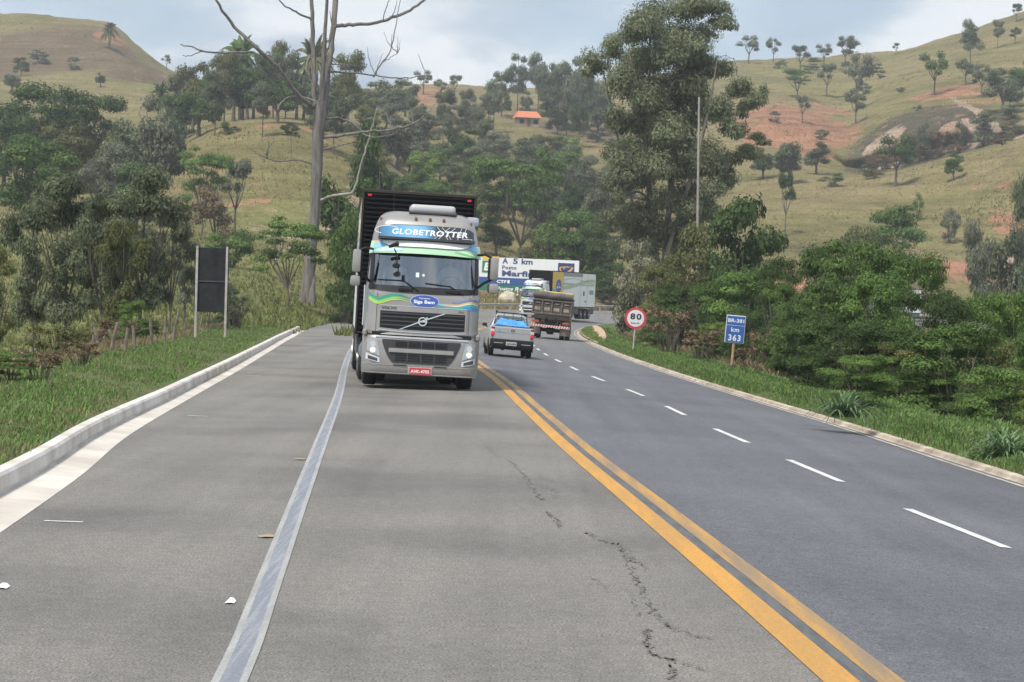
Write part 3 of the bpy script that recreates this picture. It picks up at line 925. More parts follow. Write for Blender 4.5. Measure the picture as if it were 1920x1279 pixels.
    arc = [(-.85 + .28 * math.cos(a), 3.42 + .09 * math.sin(a)) for a in lin(.7, 4.2, 10)]
    for a, b in zip(arc[:-1], arc[1:]): seg(a, b, .005)
    m.build('lettering', [WHITE], pan)
    for x in (-1.0, -.25, .06, .36, .97):
        zv = 3.70 if abs(x) < .9 else 3.66
        p = cabf(x, zv)
        MB().box((p[0], p[1] - .02, zv), (.06, .08, .07), .015).build('marker_lamp', [mat('smoked_amber_lamp', (.22, .10, .06), .3)], T)
    m = MB().box((.13, 1.45, 3.93), (1.0, .95, .20), .09, seg=3)
    ac = m.build('roof_air_unit', [mat('grey_white_plastic', (.40, .40, .41), .4)], T, 50)
    MB().box((.13, 1.40, 3.845), (1.06, 1.05, .06), .02).build('base_seal', [DARKG], ac)
    MB().box((1.02, 1.75, 3.72), (.34, .8, .22), .09, seg=2).build('roof_fairing', [mat('fairing_blue_grey', (.34, .37, .43), .4)], T)
    m = MB().tube([(-.72, 1.6, 3.8), (-.72, 1.65, 4.3)], .006, 5)
    m.build('antenna', [BLACKP], T)
    # front panel graphics
    m = MB()
    def wave(x0, x1, c, w, mi, off):
        m.strip(cabf, lin(x0, x1, 20), lambda x: c(x) + w(x), lambda x: c(x) - w(x), off, 2, mi)
    lf = lambda x: float(np.interp(x, [-1.18, -1.08, -.97, -.85, -.7, -.5, -.28], [1.99, 1.92, 1.885, 1.93, 1.985, 2.0, 1.93]))
    w1 = lambda x: .035 * max(.12, min(1, (-.22 - x) / .5))
    wave(-1.185, -.27, lambda x: lf(x) + .02, w1, 0, .012)
    wave(-1.185, -.27, lambda x: lf(x) - .035, lambda x: w1(x) * .7, 1, .010)
    wave(-1.185, -.27, lambda x: lf(x) - .075, lambda x: w1(x) * .6, 2, .008)
    RIB = [GREEN, mat('decal_bright_green', (.22, .55, .16), .4), LIME, BLUE2, mat('decal_sea_green', (.06, .40, .36), .4), mat('decal_cream', (.75, .74, .5), .4), mat('decal_peach', (.70, .42, .25), .4), mat('decal_slate_blue', (.16, .22, .42), .4), SKYB]
    m.build('coloured_ribbon', RIB, T)
    m = MB()
    rf = lambda x: float(np.interp(x, [.28, .5, .75, .95, 1.05, 1.19], [1.82, 1.80, 1.80, 1.86, 1.875, 1.845]))
    w2 = lambda x: .034 * max(.15, min(1, (x - .2) / .6))
    wave(.28, 1.19, lambda x: rf(x) - .06, lambda x: w2(x) * 1.2, 3, .008)
    wave(.28, 1.19, lambda x: rf(x) - .0, lambda x: w2(x), 4, .010)
    wave(.28, 1.19, lambda x: rf(x) + .035, lambda x: w2(x) * .35, 5, .012)
    wave(.45, 1.19, lambda x: rf(x) + .06, lambda x: w2(x) * .6, 6, .011)
    wave(.62, 1.19, lambda x: rf(x) + .11 + .02 * (x - .9), lambda x: w2(x) * .6, 7, .010)
    wave(.28, .75, lambda x: 1.87 - .1 * (x - .28), lambda x: .014, 8, .009)
    m.build('coloured_ribbon', RIB, T)
    ell = lambda r, cx, cz, rx, rz: (lin(cx - rx, cx + rx, 25), lambda x: cz + rz * math.sqrt(max(0, 1 - ((x - cx) / rx) ** 2)), lambda x: cz - rz * math.sqrt(max(0, 1 - ((x - cx) / rx) ** 2)))
    m = MB()
    a = ell(0, .02, 1.905, .32, .145)
    m.strip(cabf, *a, .014, 4, 0)
    a = ell(0, .02, 1.905, .303, .131)
    m.strip(cabf, *a, .018, 4, 1)
    em = m.build('oval_badge', [mat('decal_lilac', (.45, .46, .62), .4), BLUE], T)
    m = MB()
    put_text(m, 'Siga Bem', cabf, -.215, .24, 1.835, 1.93, .022, bold=.03)
    m.build('lettering', [WHITE], em)
    m = MB()
    put_text(m, 'Caravana', cabf, -.10, .14, 1.955, 1.99, .022, bold=.01)
    m.build('lettering', [WHITE], em)
    # upper grille
    hb = lambda x: 1.27 + .0 * x + .03 * abs(x / .95) ** 3
    m = MB().strip(cabf, X(-.955, .955), lambda x: 1.78, lambda x: hb(x) - .05, .012, 3)
    gf = m.build('grille_frame', [SILVER], T)
    m = MB()
    m.strip(cabf, X(-.955, .955), 1.785, 1.772, .020, 1)
    m.strip(cabf, X(-.955, .955), lambda x: hb(x) - .038, lambda x: hb(x) - .055, .020, 1)
    m.build('frame_edge', [CHROME], gf)
    m = MB().strip(cabf, X(-.92, .92), 1.66, hb, .016, 3)
    gr = m.build('radiator_grille', [BLACKP], T)
    m = MB()
    for zv in (1.36, 1.45, 1.54, 1.62): m.strip(cabf, X(-.90, .90), zv + .012, zv - .012, .04, 1)
    m.build('grille_slats', [mat('slat_grey', (.045, .047, .05), .4)], gr)
    m = MB()
    put_text(m, 'VOLVO', cabf, -.90, -.57, 1.695, 1.75, .018, bold=.03, sp=1.05)
    m.build('lettering', [INK], gf)
    m = MB()
    put_text(m, 'FH', cabf, .77, .88, 1.69, 1.735, .018, bold=.01, shear=.1)
    m.build('lettering', [INK], gf)
    m = MB()
    m.add([cabf(x, zv, .055) for x, zv in ((-.50, 1.275), (-.46, 1.275), (.02, 1.475), (.50, 1.66), (.44, 1.66), (-.02, 1.49))], [(0, 1, 2, 5), (5, 2, 3, 4)])
    for k in range(24):
        a0, a1 = 2 * math.pi * k / 24, 2 * math.pi * (k + 1) / 24
        m.add([cabf(.0 + r_ * math.cos(a_), 1.467 + r_ * math.sin(a_), .075) for r_, a_ in ((.072, a0), (.098, a0), (.098, a1), (.072, a1))], [(0, 1, 2, 3)])
    m.add([cabf(x, zv, .076) for x, zv in ((.055, 1.535), (.10, 1.58), (.105, 1.53))], [(0, 1, 2)])
    m.add([cabf(x, zv, .075) for x, zv in ((-.08, 1.452), (.08, 1.452), (.08, 1.482), (-.08, 1.482))], [(0, 1, 2, 3)])
    m.build('round_emblem', [CHROME], T)
    m = MB().box((0, .55, 1.14), (2.16, .9, .14))
    m.build('gap_panel', [BLACKP], T)
    # door seams
    for s in (-1, 1): MB().strip(cabf, lin(s * 1.0, s * 1.008, 2), 2.05, 1.2, .006, 4).build('panel_seam', [DARKG], T)
    # bumper
    bz = [.30, .34, .44, .56, .8, 1.0, 1.08, 1.12]
    bt = [-1, -.985, -.96, -.92, -.86, -.7, -.4, 0, .4, .7, .86, .92, .96, .985, 1]
    m = MB()
    m.loft([[bumpf(t * 1.27 * (1 if zv > .4 else .97), zv, -.03 if zv > 1.1 or zv < .32 else 0) for t in bt] + [(1.25, 1.0, zv), (-1.25, 1.0, zv)] for zv in bz])
    bu = m.build('bumper', [SILVER], T, 40)
    m = MB()
    m.strip(bumpf, X(-1.262, 1.262, 33), .518, .500, .012, 1).strip(bumpf, X(-1.23, 1.23, 33), .335, .318, .012, 1).strip(bumpf, X(-1.0, 1.0, 21), 1.115, 1.085, .012, 1)
    m.build('edge_trim', [CHROME], bu)
    m = MB()
    for s in (-1, 1): MB().strip(bumpf, lin(s * .29, s * .58, 6), .512, .488, .014, 1).build('tow_slot', [BLACKP], bu)
    lb = lambda x: .545 + (0 if abs(x) < .58 else .47 * ((abs(x) - .58) / .28) ** 1.7)
    m = MB().strip(bumpf, X(-.85, .85, 35), 1.05, lambda x: min(1.04, lb(x)), .012, 5)
    lg = m.build('lower_grille', [mat('grille_charcoal', (.032, .033, .036), .5)], T)
    m = MB()
    for zz_ in (.61, .66, .71, .92, .96, 1.0): m.strip(bumpf, X(-.56, .56, 9), zz_ + .012, zz_ - .012, .022, 1, 0)
    for x in (-.29, 0, .29): m.strip(bumpf, [x - .008, x + .008], 1.03, .58, .026, 2, 1)
    m.build('grille_mesh', [BLACKP, mat('rib_grey', (.075, .075, .08), .5)], lg)
    m = MB().strip(bumpf, X(-.70, .70, 15), .865, .785, .05, 2).strip(bumpf, X(-.70, .70, 15), .79, .775, .045, 1)
    m.build('grille_bar', [SILVER], T)
    for s in (-1, 1):
        m = MB()
        q = [(.99, 1.035), (1.17, 1.035), (1.155, .78), (.90, .665), (.885, .70)]
        xs = lin(.885, 1.17, 12)
        m.strip(bumpf, [s * x for x in xs], lambda x: float(np.interp(abs(x), [.885, .95, 1.17], [.72, 1.035, 1.035])), lambda x: float(np.interp(abs(x), [.885, 1.17], [.665, .79])), .014, 4)
        hl = m.build('headlight', [mat('headlamp_glass', (.40, .41, .42), .1, .4)], T)
        m = MB()
        for (cx, cz, r_, mi_, of) in ((1.045, .93, .062, 0, .022), (1.04, .80, .075, 0, .022), (1.04, .80, .045, 1, .03)):
            c = bumpf(s * cx, cz, of)
            m.disc_y(c, r_, 20, mi_, .01)
        m.build('lamp', [CLEARL, LIT], hl)
        m = MB().strip(bumpf, [s * x for x in lin(.885, 1.185, 8)], lambda x: float(np.interp(abs(x), [.885, 1.185], [.64, .74])), lambda x: float(np.interp(abs(x), [.885, 1.185], [.535, .60])), .014, 2)
        fl = m.build('fog_light', [CLEARL], T)
        m = MB().strip(bumpf, [s * x for x in lin(.93, 1.14, 6)], lambda x: .625 + .3 * (abs(x) - .93), lambda x: .565 + .2 * (abs(x) - .93), .02, 2)
        m.build('lamp', [DARKG], fl)
        MB().box((s * 1.225, .33, 1.17), (.10, .5, .16), .04).build('corner_step', [SILVER], T)
    m = MB().strip(flat(-.16), [-.235, .225], .47, .325, 0, 1, 0)
    m.box((-.005, -.14, .40), (.52, .03, .16), .01, 1)
    pl_ = m.build('number_plate', [REDP, mat('plate_frame_grey', (.35, .33, .33), .5)], T)
    m = MB()
    put_text(m, 'AVK-4705', flat(-.166), -.205, .195, .355, .425, 0, bold=.02)
    m.build('lettering', [WHITE], pl_)
    # wipers, stickers, front mirror
    m = MB()
    for a, b in (((-1.02, 2.33), (-.47, 2.33)), ((-.47, 2.34), (-.12, 2.12)), ((.02, 2.30), (.55, 2.26)), ((.55, 2.27), (.86, 2.08))):
        m.tube([cabf(a[0] + (b[0] - a[0]) * k / 5, a[1] + (b[1] - a[1]) * k / 5, .03) for k in range(6)], .011, 5)
    for x in (-.40, .62): m.box(cabf(x, 2.14, .02), (.32, .04, .09), .02)
    m.box(cabf(-.47, 2.38, .03), (.07, .04, .14), .01)
    m.build('wipers', [BLACKP], T)
    for x, w_, h_ in ((-.16, .07, .10), (-.03, .045, .05)): MB().add([cabf(x + a * w_ / 2, 2.47 + b * h_ / 2, .006) for a, b in ((-1, -1), (1, -1), (1, 1), (-1, 1))], [(0, 1, 2, 3)]).build('windscreen_sticker', [mat('sticker_pale', (.62, .72, .68), .6)], T)
    m = MB()
    m.tube([(-.82, .0, 3.04), (-.62, -.06, 3.12)], [.035, .05], 6)
    m.tube([(-.70, -.02, 3.0), (-.66, .02, 2.92), (-.62, 0, 2.86), (-.62, 0, 2.72)], .014, 6)
    fm = m.build('front_mirror', [BLACKP], T)
    MB().loft([[(-.64 + .085 * k * math.cos(a), y_, 2.64 + .06 * k * math.sin(a)) for a in lin(0, 2 * math.pi * 15 / 16, 16)] for y_, k in ((-.05, .7), (-.02, 1), (.03, 1), (.06, .6))]).build('mirror_head', [BLACKP], fm)
    # side mirrors
    for s in (-1, 1):
        m = MB().box((s * 1.49, .22, 2.70), (.18, .22, .50), .06, seg=2)
        sm = m.build('side_mirror', [SILVER], T, 50)
        MB().box((s * 1.42, .27, 2.70), (.11, .20, .46), .03).build('mirror_back', [BLACKP], sm)
        m = MB().box((s * 1.50, .22, 2.27), (.21, .22, .22), .06, seg=2)
        s2 = m.build('side_mirror', [SILVER], T, 50)
        MB().box((s * 1.43, .28, 2.27), (.10, .18, .19), .03).build('mirror_back', [BLACKP], s2)
        MB().tube([(s * 1.15, .55, 2.98), (s * 1.3, .32, 3.0), (s * 1.44, .26, 2.93)], .028, 7).build('mirror_arm', [BLACKP], T)
        m = MB().tube([(s * 1.16, .52, 2.25), (s * 1.3, .35, 2.38), (s * 1.46, .28, 2.47)], .03, 7)
        m.build('mirror_arm', [BLACKP], T)
        # side window and door line
        m = MB().add([(s * (hw(zv) + .006), y_, zv) for y_, zv in ((.75, 2.25), (1.55, 2.25), (1.5, 2.95), (.85, 2.95))], [(0, 1, 2, 3)])
        m.build('side_window', [mat('dark_window', (.02, .024, .028), .1)], T)
        m = MB().tube([(s * 1.25, 1.95, 1.3), (s * 1.25, 1.95, 2.2)], .02, 6)
        m.build('grab_handle', [CHROME], T)
    # chassis, wheels, tank
    m = MB()
    for s in (-1, 1): m.box((s * .42, 4.0, .92), (.09, 6.6, .26))
    m.box((0, 1.45, .55), (1.9, .14, .16)).box((0, .8, .62), (1.5, 1.0, .5)).box((0, 2.3, 1.1), (2.2, .5, .6)).box((0, 4.6, 1.08), (1.2, 1.2, .12)).box((0, 1.4, .95), (2.2, 2.3, .3))
    m.build('tractor_chassis', [CHASSIS], T)
    for s in (-1, 1): m = MB().tube([(s * .98, 2.6, .72), (s * .98, 3.9, .72)], .30, 16); m.build('fuel_tank', [STEEL], T)
    for s in (-1, 1):
        wheel(T, s * 1.05, 1.45, .50, .33, STEEL)
        wheel(T, s * .95, 4.2, .50, .30, STEEL, True)
        wheel(T, s * .95, 5.5, .50, .30, STEEL, True)
    # cargo box
    y0, y1, zb, zt = 2.75, 16.2, 1.12, 4.34
    m = MB().box((0, (y0 + y1) / 2, (zb + zt) / 2), (2.56, y1 - y0, zt - zb), .02)
    box = m.build('cargo_box', [mat('box_white', (.68, .69, .70), .5, var=.05, scale=.6)], T)
    m = MB().box((0, y0 - .02, (zb + zt) / 2), (2.55, .03, zt - zb - .02))
    fw = m.build('front_wall', [mat('matt_black', (.008, .008, .009), .8, spec=.1)], box)
    m = MB()
    for k in range(30): m.box((0, y0 - .05, zb + .1 + k * .105), (2.44, .035, .055), .012)
    m.build('wall_ribs', [mat('rib_black', (.009, .009, .010), .65, spec=.12)], fw)
    m = MB()
    for s in (-1, 1):
        m.box((s * 1.275, y0 - .03, (zb + zt) / 2), (.05, .07, zt - zb), .01)
        m.box((s * 1.275, (y0 + y1) / 2, zt), (.06, y1 - y0, .09), .01).box((s * 1.275, (y0 + y1) / 2, zb), (.06, y1 - y0, .09), .01)
    m.box((0, y0 - .03, zt), (2.6, .08, .07), .01)
    m.build('corner_rails', [mat('rail_brown_grey', (.04, .034, .03), .7, spec=.2)], box)
    for s in (-1, 1): MB().box((s * 1.13, y0 - .075, zt - .10), (.09, .03, .05), .008).build('marker_lamp', [REDL], box)
    for s in (-1, 1):
        xf = lambda u, v, off=0.0, s=s: (s * (1.284 + off), u, v)
        m = MB()
        m.strip(xf, lin(y0 + .02, 6.0, 9), zt - .06, zb + .9, .004, 2, 0)
        m.strip(xf, lin(y0 + .02, 5.0, 9), lambda u: 2.75 + .25 * math.sin(u), lambda u: 2.35 + .3 * math.sin(u * .9), .008, 2, 1)
        m.strip(xf, lin(y0 + .02, 5.6, 9), lambda u: 2.45 + .2 * math.sin(u), lambda u: zb + .9, .006, 2, 5)
        m.strip(xf, lin(5.6, 15.9, 24), lambda u: 2.95 + .75 * (.5 - .5 * math.cos((u - 5.6) / 10.3 * math.pi)) + .10, lambda u: 2.80 + .80 * (.5 - .5 * math.cos((u - 5.6) / 10.3 * math.pi)) - .10, .006, 2, 2)
        m.strip(xf, lin(6.0, 15.9, 24), lambda u: 3.35 - .12 * (u - 6) / 10, lambda u: 3.15 - .02 * (u - 6) / 10, .009, 2, 3)
        m.strip(xf, lin(6.0, 15.9, 24), lambda u: 3.6 + .2 * math.sin((u - 6) * .5), lambda u: 3.5 + .24 * math.sin((u - 6) * .48), .010, 2, 4)
        m.strip(xf, lin(6.03, 12, 9), zt - .06, zt - .40, .005, 1, 6)
        m.build('side_graphics', [YELLOW, TEAL, mat('decal_grey_lime', (.48, .56, .34), .45), mat('decal_grey_green', (.42, .50, .46), .45), mat('decal_grey_lime_pale', (.55, .58, .42), .45), SKYB, mat('panel_shade_grey', (.32, .33, .33), .5)], box)
        m = MB()
        cy = 4.6
        m.strip(xf, lin(cy - .85, cy + .85, 21), lambda u: 3.0 + .62 * math.sqrt(max(0, 1 - ((u - cy) / .85) ** 2)), lambda u: 3.0 - .62 * math.sqrt(max(0, 1 - ((u - cy) / .85) ** 2)), .014, 3)
        sb = m.build('side_badge', [BLUE], box)
        m = MB()
        a_, b_ = (cy - .62, cy + .62) if s > 0 else (cy + .62, cy - .62)
        put_text(m, 'Siga Bem', xf, a_, b_, 2.74, 3.04, .02, bold=.03)
        m.build('lettering', [WHITE], sb)
        m = MB()
        put_text(m, 'Caravana', xf, a_ * .6 + cy * .4, b_ * .6 + cy * .4, 3.14, 3.28, .02)
        m.build('lettering', [WHITE], sb)
        m = MB()
        for u in (6.0, 11.4, 13.6): m.strip(xf, [u, u + .05], zt - .1, zb + .05, .012, 1)
        m.strip(xf, [11.4, 13.6], 3.62, 3.58, .012, 1)
        m.build('door_seam', [mat('seam_grey', (.16, .17, .18), .6)], box)
        m = MB().strip(xf, [12.3, 12.75], 2.6, 2.2, .012, 1).strip(xf, [12.9, 13.3], 1.75, 1.58, .012, 1).strip(xf, [14.3, 15.6], 2.75, 2.35, .012, 1, 1)
        m.build('small_panel', [DARKG, mat('panel_dull_green', (.25, .36, .28), .5)], box)
        for yc_, ly_, zc_, hz_ in ((8.4, 5.6, .82, .56), (15.5, 1.2, .86, .46)): MB().box((s * 1.2, yc_, zc_), (.06, ly_, hz_), .02).build('side_skirt', [mat('skirt_grey', (.085, .09, .10), .5)], T)
        for y_ in (11.9, 13.2, 14.5): wheel(T, s * .95, y_, .50, .30, WHITEP, True)
    m = MB()
    for s in (-1, 1): m.box((s * .45, 9.6, .98), (.10, 13.0, .24))
    m.box((0, 10, .62), (.4, 2, .4)).box((0, 16.15, .62), (2.3, .08, .14)).box((0, 13.2, .55), (1.8, 2.8, .12))
    m.build('trailer_chassis', [CHASSIS], T)
    return T
lorry = make_lorry()
def put_vehicle(o, x, y, heading, rollx=0.0):
    """heading: degrees to the right of +Y of the local y axis; rollx: extra tilt to the right"""
    zz_ = road_z(x, y)
    o.location = (x, y, (zz_ or 0) + .008)
    o.rotation_euler = (0, R(rollx), R(-heading))
lorry['label'] = 'silver cab lorry with black front wall behind, nearest to the camera'
lorry['group'] = 'lorries of the convoy'
p = ground_px(785, 731)
put_vehicle(lorry, p[0], p[1], -4.6, 1.5)
LORRY_P = (p[0], p[1])
l2 = copy_tree(lorry)
l2['label'] = 'white lorry with yellow and white trailer coming round the bend below the billboard'
pale = mat('pale_silver_paint', (.62, .63, .64), .35, .2)
for o in l2.children:
    if o.type == 'MESH' and o.material_slots and o.material_slots[0].material == SILVER:
        o.material_slots[0].link = 'OBJECT'
        o.material_slots[0].material = pale
p = at_z(993, 243, .6)
put_vehicle(l2, p[0], p[1], 21, 1.0)
for o in l2.children:
    if o.name.startswith('cargo_box'): o.scale.z = 1.12
l3 = copy_tree(lorry)
l3['label'] = 'lorry half hidden behind the roadside bushes at right, beyond the bend'
for o in l3.children:
    if o.type == 'MESH' and o.material_slots and o.material_slots[0].material == SILVER:
        o.material_slots[0].link = 'OBJECT'
        o.material_slots[0].material = pale
put_vehicle(l3, 39.5, 326.5, 80, 0)

wht = mat('bright_box_white', (.84, .85, .86), .5)  # whiter colour makes up for the shade on this trailer's side
for o in l2.children:
    if o.name.startswith('cargo_box'):
        o.material_slots[0].link = 'OBJECT'
        o.material_slots[0].material = wht
# the trailer of the nearest lorry trails slightly out of line with its cab
for o in lorry.children:
    if o.name.split('.')[0] in ('cargo_box', 'trailer_chassis', 'side_skirt') or (o.name.startswith('wheel') and o.data.vertices[0].co.y > 10):
        o.location.x = -.14
        o.rotation_euler.z = R(-.55)

# --- people in the nearest lorry
SKIN = mat('skin', (.36, .20, .14), .55)
def person(label, base, shirt, arm_fwd):
    T = thing('person', label, 'person')
    cu = [((0, .12, 0), .15), ((0, .10, .20), .15), ((0, .10, .42), .17), ((0, .11, .54), .07), ((0, .09, .62), .06), ((0, .07, .70), .088), ((0, .065, .79), .092), ((0, .075, .86), .06)]
    Vv, E, Rr = [], [], []
    for p_, r_ in cu:
        Vv.append(p_); Rr.append(r_)
        if len(Vv) > 1: E.append((len(Vv) - 2, len(Vv) - 1))
    def chain(start, pts):
        a = start
        for p_, r_ in pts:
            Vv.append(p_); Rr.append(r_)
            E.append((a, len(Vv) - 1)); a = len(Vv) - 1
        return a
    for s in (-1, 1):
        hx = s * (.15 if arm_fwd else .12)
        hy, hz = (-.30, .22) if arm_fwd else (-.22, .04)
        h = chain(2, [((s * .20, .11, .44), .075), ((s * .27, -.02, .20), .052), ((s * .22, -.16, hz * .8 + .03), .042), ((hx, hy + .05, hz), .034), ((hx, hy, hz + .01), .036)])
        for k in range(4):
            dx = (k - 1.5) * .018
            ln = (.035, .042, .040, .030)[k]
            chain(h, [((hx + dx, hy - .035, hz + .015), .009), ((hx + dx, hy - .035 - ln * .6, hz - .012), .008), ((hx + dx, hy - .03 - ln * .3, hz - .035), .007)])
        chain(h, [((hx - s * .035, hy - .005, hz + .005), .010), ((hx - s * .045, hy - .035, hz - .005), .008)])
        chain(0, [((s * .12, -.05, -.02), .09), ((s * .15, -.34, -.01), .07), ((s * .15, -.36, -.22), .055), ((s * .15, -.36, -.26), .05)])
    chain(5, [((0, -.02, .735), .018)])                    # nose
    for s in (-1, 1): chain(6, [((s * .095, .08, .75), .018)])   # ears
    me = bpy.data.meshes.new('body')
    me.from_pydata(Vv, E, [])
    o = bpy.data.objects.new('body', me)
    COL.objects.link(o)
    md = o.modifiers.new('skin', 'SKIN')
    for k, r_ in enumerate(Rr): me.skin_vertices[0].data[k].radius = (r_ * (1.25 if 0 < k < 3 else 1), r_ * (.8 if k < 3 else 1))
    me.skin_vertices[0].data[0].use_root = True
    md.use_smooth_shade = True
    sb = o.modifiers.new('sub', 'SUBSURF')
    sb.levels = sb.render_levels = 2
    dg = bpy.context.evaluated_depsgraph_get()
    ev = o.evaluated_get(dg)
    m2 = bpy.data.meshes.new_from_object(ev)
    bpy.data.objects.remove(o)
    m2.materials.append(shirt); m2.materials.append(SKIN); m2.materials.append(DARKG)
    for pg in m2.polygons:
        c = pg.center
        far = c.y < -.12 and c.z > -.1 and abs(c.x) < .24 and c.z > .02
        pg.material_index = 1 if c.z > .575 or (far and c.y < -.17) else (2 if c.z < .03 and not far else 0)
    bo = bpy.data.objects.new('body', m2)
    COL.objects.link(bo)
    bo.parent = T
    m = MB()
    n_ = 14
    for k in range(5):
        pass
    m.loft([[(.098 * q * math.cos(a), .085 + .098 * q * math.sin(a), zq) for a in lin(0, 2 * math.pi * 13 / 14, 14)] for zq, q in ((.775, 1.0), (.82, 1.02), (.86, .9), (.89, .6), (.90, .2))])
    m.build('hair', [mat('dark_hair', (.02, .016, .013), .8)], T)
    m = MB()
    for s in (-1, 1): m.box((s * .034, -.018, .765), (.024, .012, .010), .003)
    m.box((0, -.018, .69), (.045, .01, .009), .003, 1)
    m.build('face', [INK, mat('lip', (.28, .10, .08), .6)], T)
    T.parent = None
    mw = lorry.matrix_basis @ Matrix.Translation(base)
    T.matrix_world = mw
    T.location = mw.to_translation()
    T.rotation_euler = mw.to_euler()
    return T
bpy.context.view_layer.update()
person('driver in a pale shirt holding the wheel, behind the windscreen at right', (.62, 1.32, 2.14), mat('pale_shirt', (.62, .64, .66), .9), True)
person('passenger in a pale blue shirt sitting behind the windscreen at left', (-.62, 1.32, 2.14), mat('pale_blue_shirt', (.50, .56, .62), .9), False)

# --- pickup
def make_pickup():
    T = thing('pickup_truck', 'small silver pickup with black bumper and a blue tarpaulin in its bed', 'pickup')
    PS = mat('pickup_silver', (.38, .39, .40), .38, .35, coat=.2)
    body = MB()
    def sec(y, w, zb, zt, mid=.74):
        a = [(-w * .93, zb), (-w, zb + .14), (-w * 1.0, mid), (-w * .965, zt - .03), (-w * .93, zt)]
        return [(x, y, zz_) for x, zz_ in a] + [(-x, y, zz_) for x, zz_ in a[::-1]]
    body.loft([sec(.03, .76, .36, 1.10), sec(.10, .80, .32, 1.12), sec(.8, .83, .30, 1.12), sec(1.5, .835, .30, 1.12), sec(2.4, .835, .30, 1.06), sec(3.2, .82, .30, 1.02), sec(3.9, .80, .32, .92), sec(4.3, .74, .36, .80), sec(4.38, .66, .42, .66)])
    b = body.build('body', [PS], T, 45)
    m = MB().box((0, .012, .865), (1.40, .05, .46), .02).box((0, -.012, .90), (1.2, .012, .006))
    m.box((0, -.02, .905), (1.30, .006, .010), .002)
    tg = m.build('tailgate', [PS], T)
    m = MB()
    ring = [(.075 * math.cos(a) * (1 if math.cos(a) > 0 else .9), .045 * math.sin(a)) for a in lin(0, 2 * math.pi, 17)]
    for a, c in zip(ring[:-1], ring[1:]): m.add([(a[0], -.03, .99 + a[1]), (c[0], -.03, .99 + c[1]), (c[0] * .6, -.03, .99 + c[1] * .6), (a[0] * .6, -.03, .99 + a[1] * .6)], [(0, 1, 2, 3)])
    m.build('badge', [INK], tg)
    m = MB().disc_y((-.50, -.03, .95), .05, 18, 0, .01).disc_y((-.50, -.034, .95), .032, 18, 1, .006)
    m.build('round_sticker', [mat('sticker_green', (.10, .32, .22), .5), PS], tg)
    for s in (-1, 1):
        m = MB().box((s * .735, .01, .82), (.15, .10, .14), .03).box((s * .735, .012, .945), (.14, .10, .12), .02, 1).box((s * .735, .014, 1.04), (.13, .10, .09), .02, 2)
        m.build('tail_lamp', [mat('bright_red_lamp', (.75, .03, .05), .25), mat('pale_lamp', (.55, .5, .5), .25), mat('dark_red_lamp', (.22, .03, .03), .3)], T)
    m = MB().box((0, -.02, .50), (1.62, .20, .30), .05, seg=2).box((0, .05, .33), (1.5, .2, .12), .03)
    bp_ = m.build('rear_bumper', [BLACKP], T, 40)
    m = MB().box((-.50, -.125, .505), (.34, .012, .022)).box((.52, -.125, .495), (.34, .012, .022))
    m.build('reflector_strip', [mat('grey_reflector', (.40, .40, .38), .3)], bp_)
    m = MB().box((-.02, -.128, .49), (.40, .02, .14), .01)
    pl_ = m.build('number_plate', [mat('plate_grey', (.42, .42, .42), .5)], T)
    m = MB()
    put_text(m, 'GZN-0094', flat(-.141), -.19, .15, .45, .53, 0, bold=.02)
    m.build('lettering', [INK], pl_)
    # cabin: pillars, roof, panes
    roofz, beltz = 1.55, 1.08
    P = {('r', 0): (.70, 1.52, beltz), ('r', 1): (.53, 1.72, roofz - .04), ('f', 0): (.72, 3.35, beltz - .03), ('f', 1): (.55, 2.55, roofz - .04), ('m', 0): (.77, 2.35, beltz), ('m', 1): (.56, 2.2, roofz - .04)}
    for s in (-1, 1):
        m = MB()
        for k, w_ in (('r', .055), ('f', .03), ('m', .035)): m.tube([(s * P[(k, 0)][0], *P[(k, 0)][1:]), (s * (P[(k, 0)][0] * .45 + P[(k, 1)][0] * .55), (P[(k, 0)][1] + P[(k, 1)][1]) / 2, (P[(k, 0)][2] + P[(k, 1)][2]) / 2 + .01), (s * P[(k, 1)][0], *P[(k, 1)][1:])], w_, 6)
        m.build('pillar', [PS], T)
        m = MB().add([(s * P[('r', 0)][0], *P[('r', 0)][1:]), (s * P[('f', 0)][0], *P[('f', 0)][1:]), (s * P[('f', 1)][0], *P[('f', 1)][1:]), (s * P[('r', 1)][0], *P[('r', 1)][1:])], [(0, 1, 2, 3)])
        m.build('side_window', [CARGL], T)
        m = MB().box((s * .90, 2.95, 1.12), (.17, .10, .12), .035, seg=2).tube([(s * .78, 3.0, 1.04), (s * .86, 2.97, 1.08)], .025, 6)
        m.build('side_mirror', [BLACKP], T)
    m = MB().loft([[(-.55, 1.68, roofz - .03), (.55, 1.68, roofz - .03), (.57, 2.1, roofz - .02), (.56, 2.6, roofz - .05), (-.56, 2.6, roofz - .05), (-.57, 2.1, roofz - .02)], [(-.46, 1.74, roofz + .02), (.46, 1.74, roofz + .02), (.48, 2.1, roofz + .03), (.46, 2.5, roofz), (-.46, 2.5, roofz), (-.48, 2.1, roofz + .03)]])
    m.build('roof', [PS], T)
    MB().add([(-.70, 1.52, beltz), (.70, 1.52, beltz), (.53, 1.72, roofz - .04), (-.53, 1.72, roofz - .04)], [(0, 1, 2, 3)]).build('rear_window', [CARGL], T)
    MB().add([(-.72, 3.35, beltz - .03), (.72, 3.35, beltz - .03), (.55, 2.55, roofz - .05), (-.55, 2.55, roofz - .05)], [(0, 1, 2, 3)]).build('windscreen', [CARGL], T)
    for s in (-1, 1):
        MB().box((s * .34, 1.95, 1.05), (.46, .12, .42), .04).box((s * .34, 1.95, 1.33), (.24, .08, .14), .03).build('seat', [mat('seat_cloth', (.09, .09, .10), .9)], T)
    m = MB()
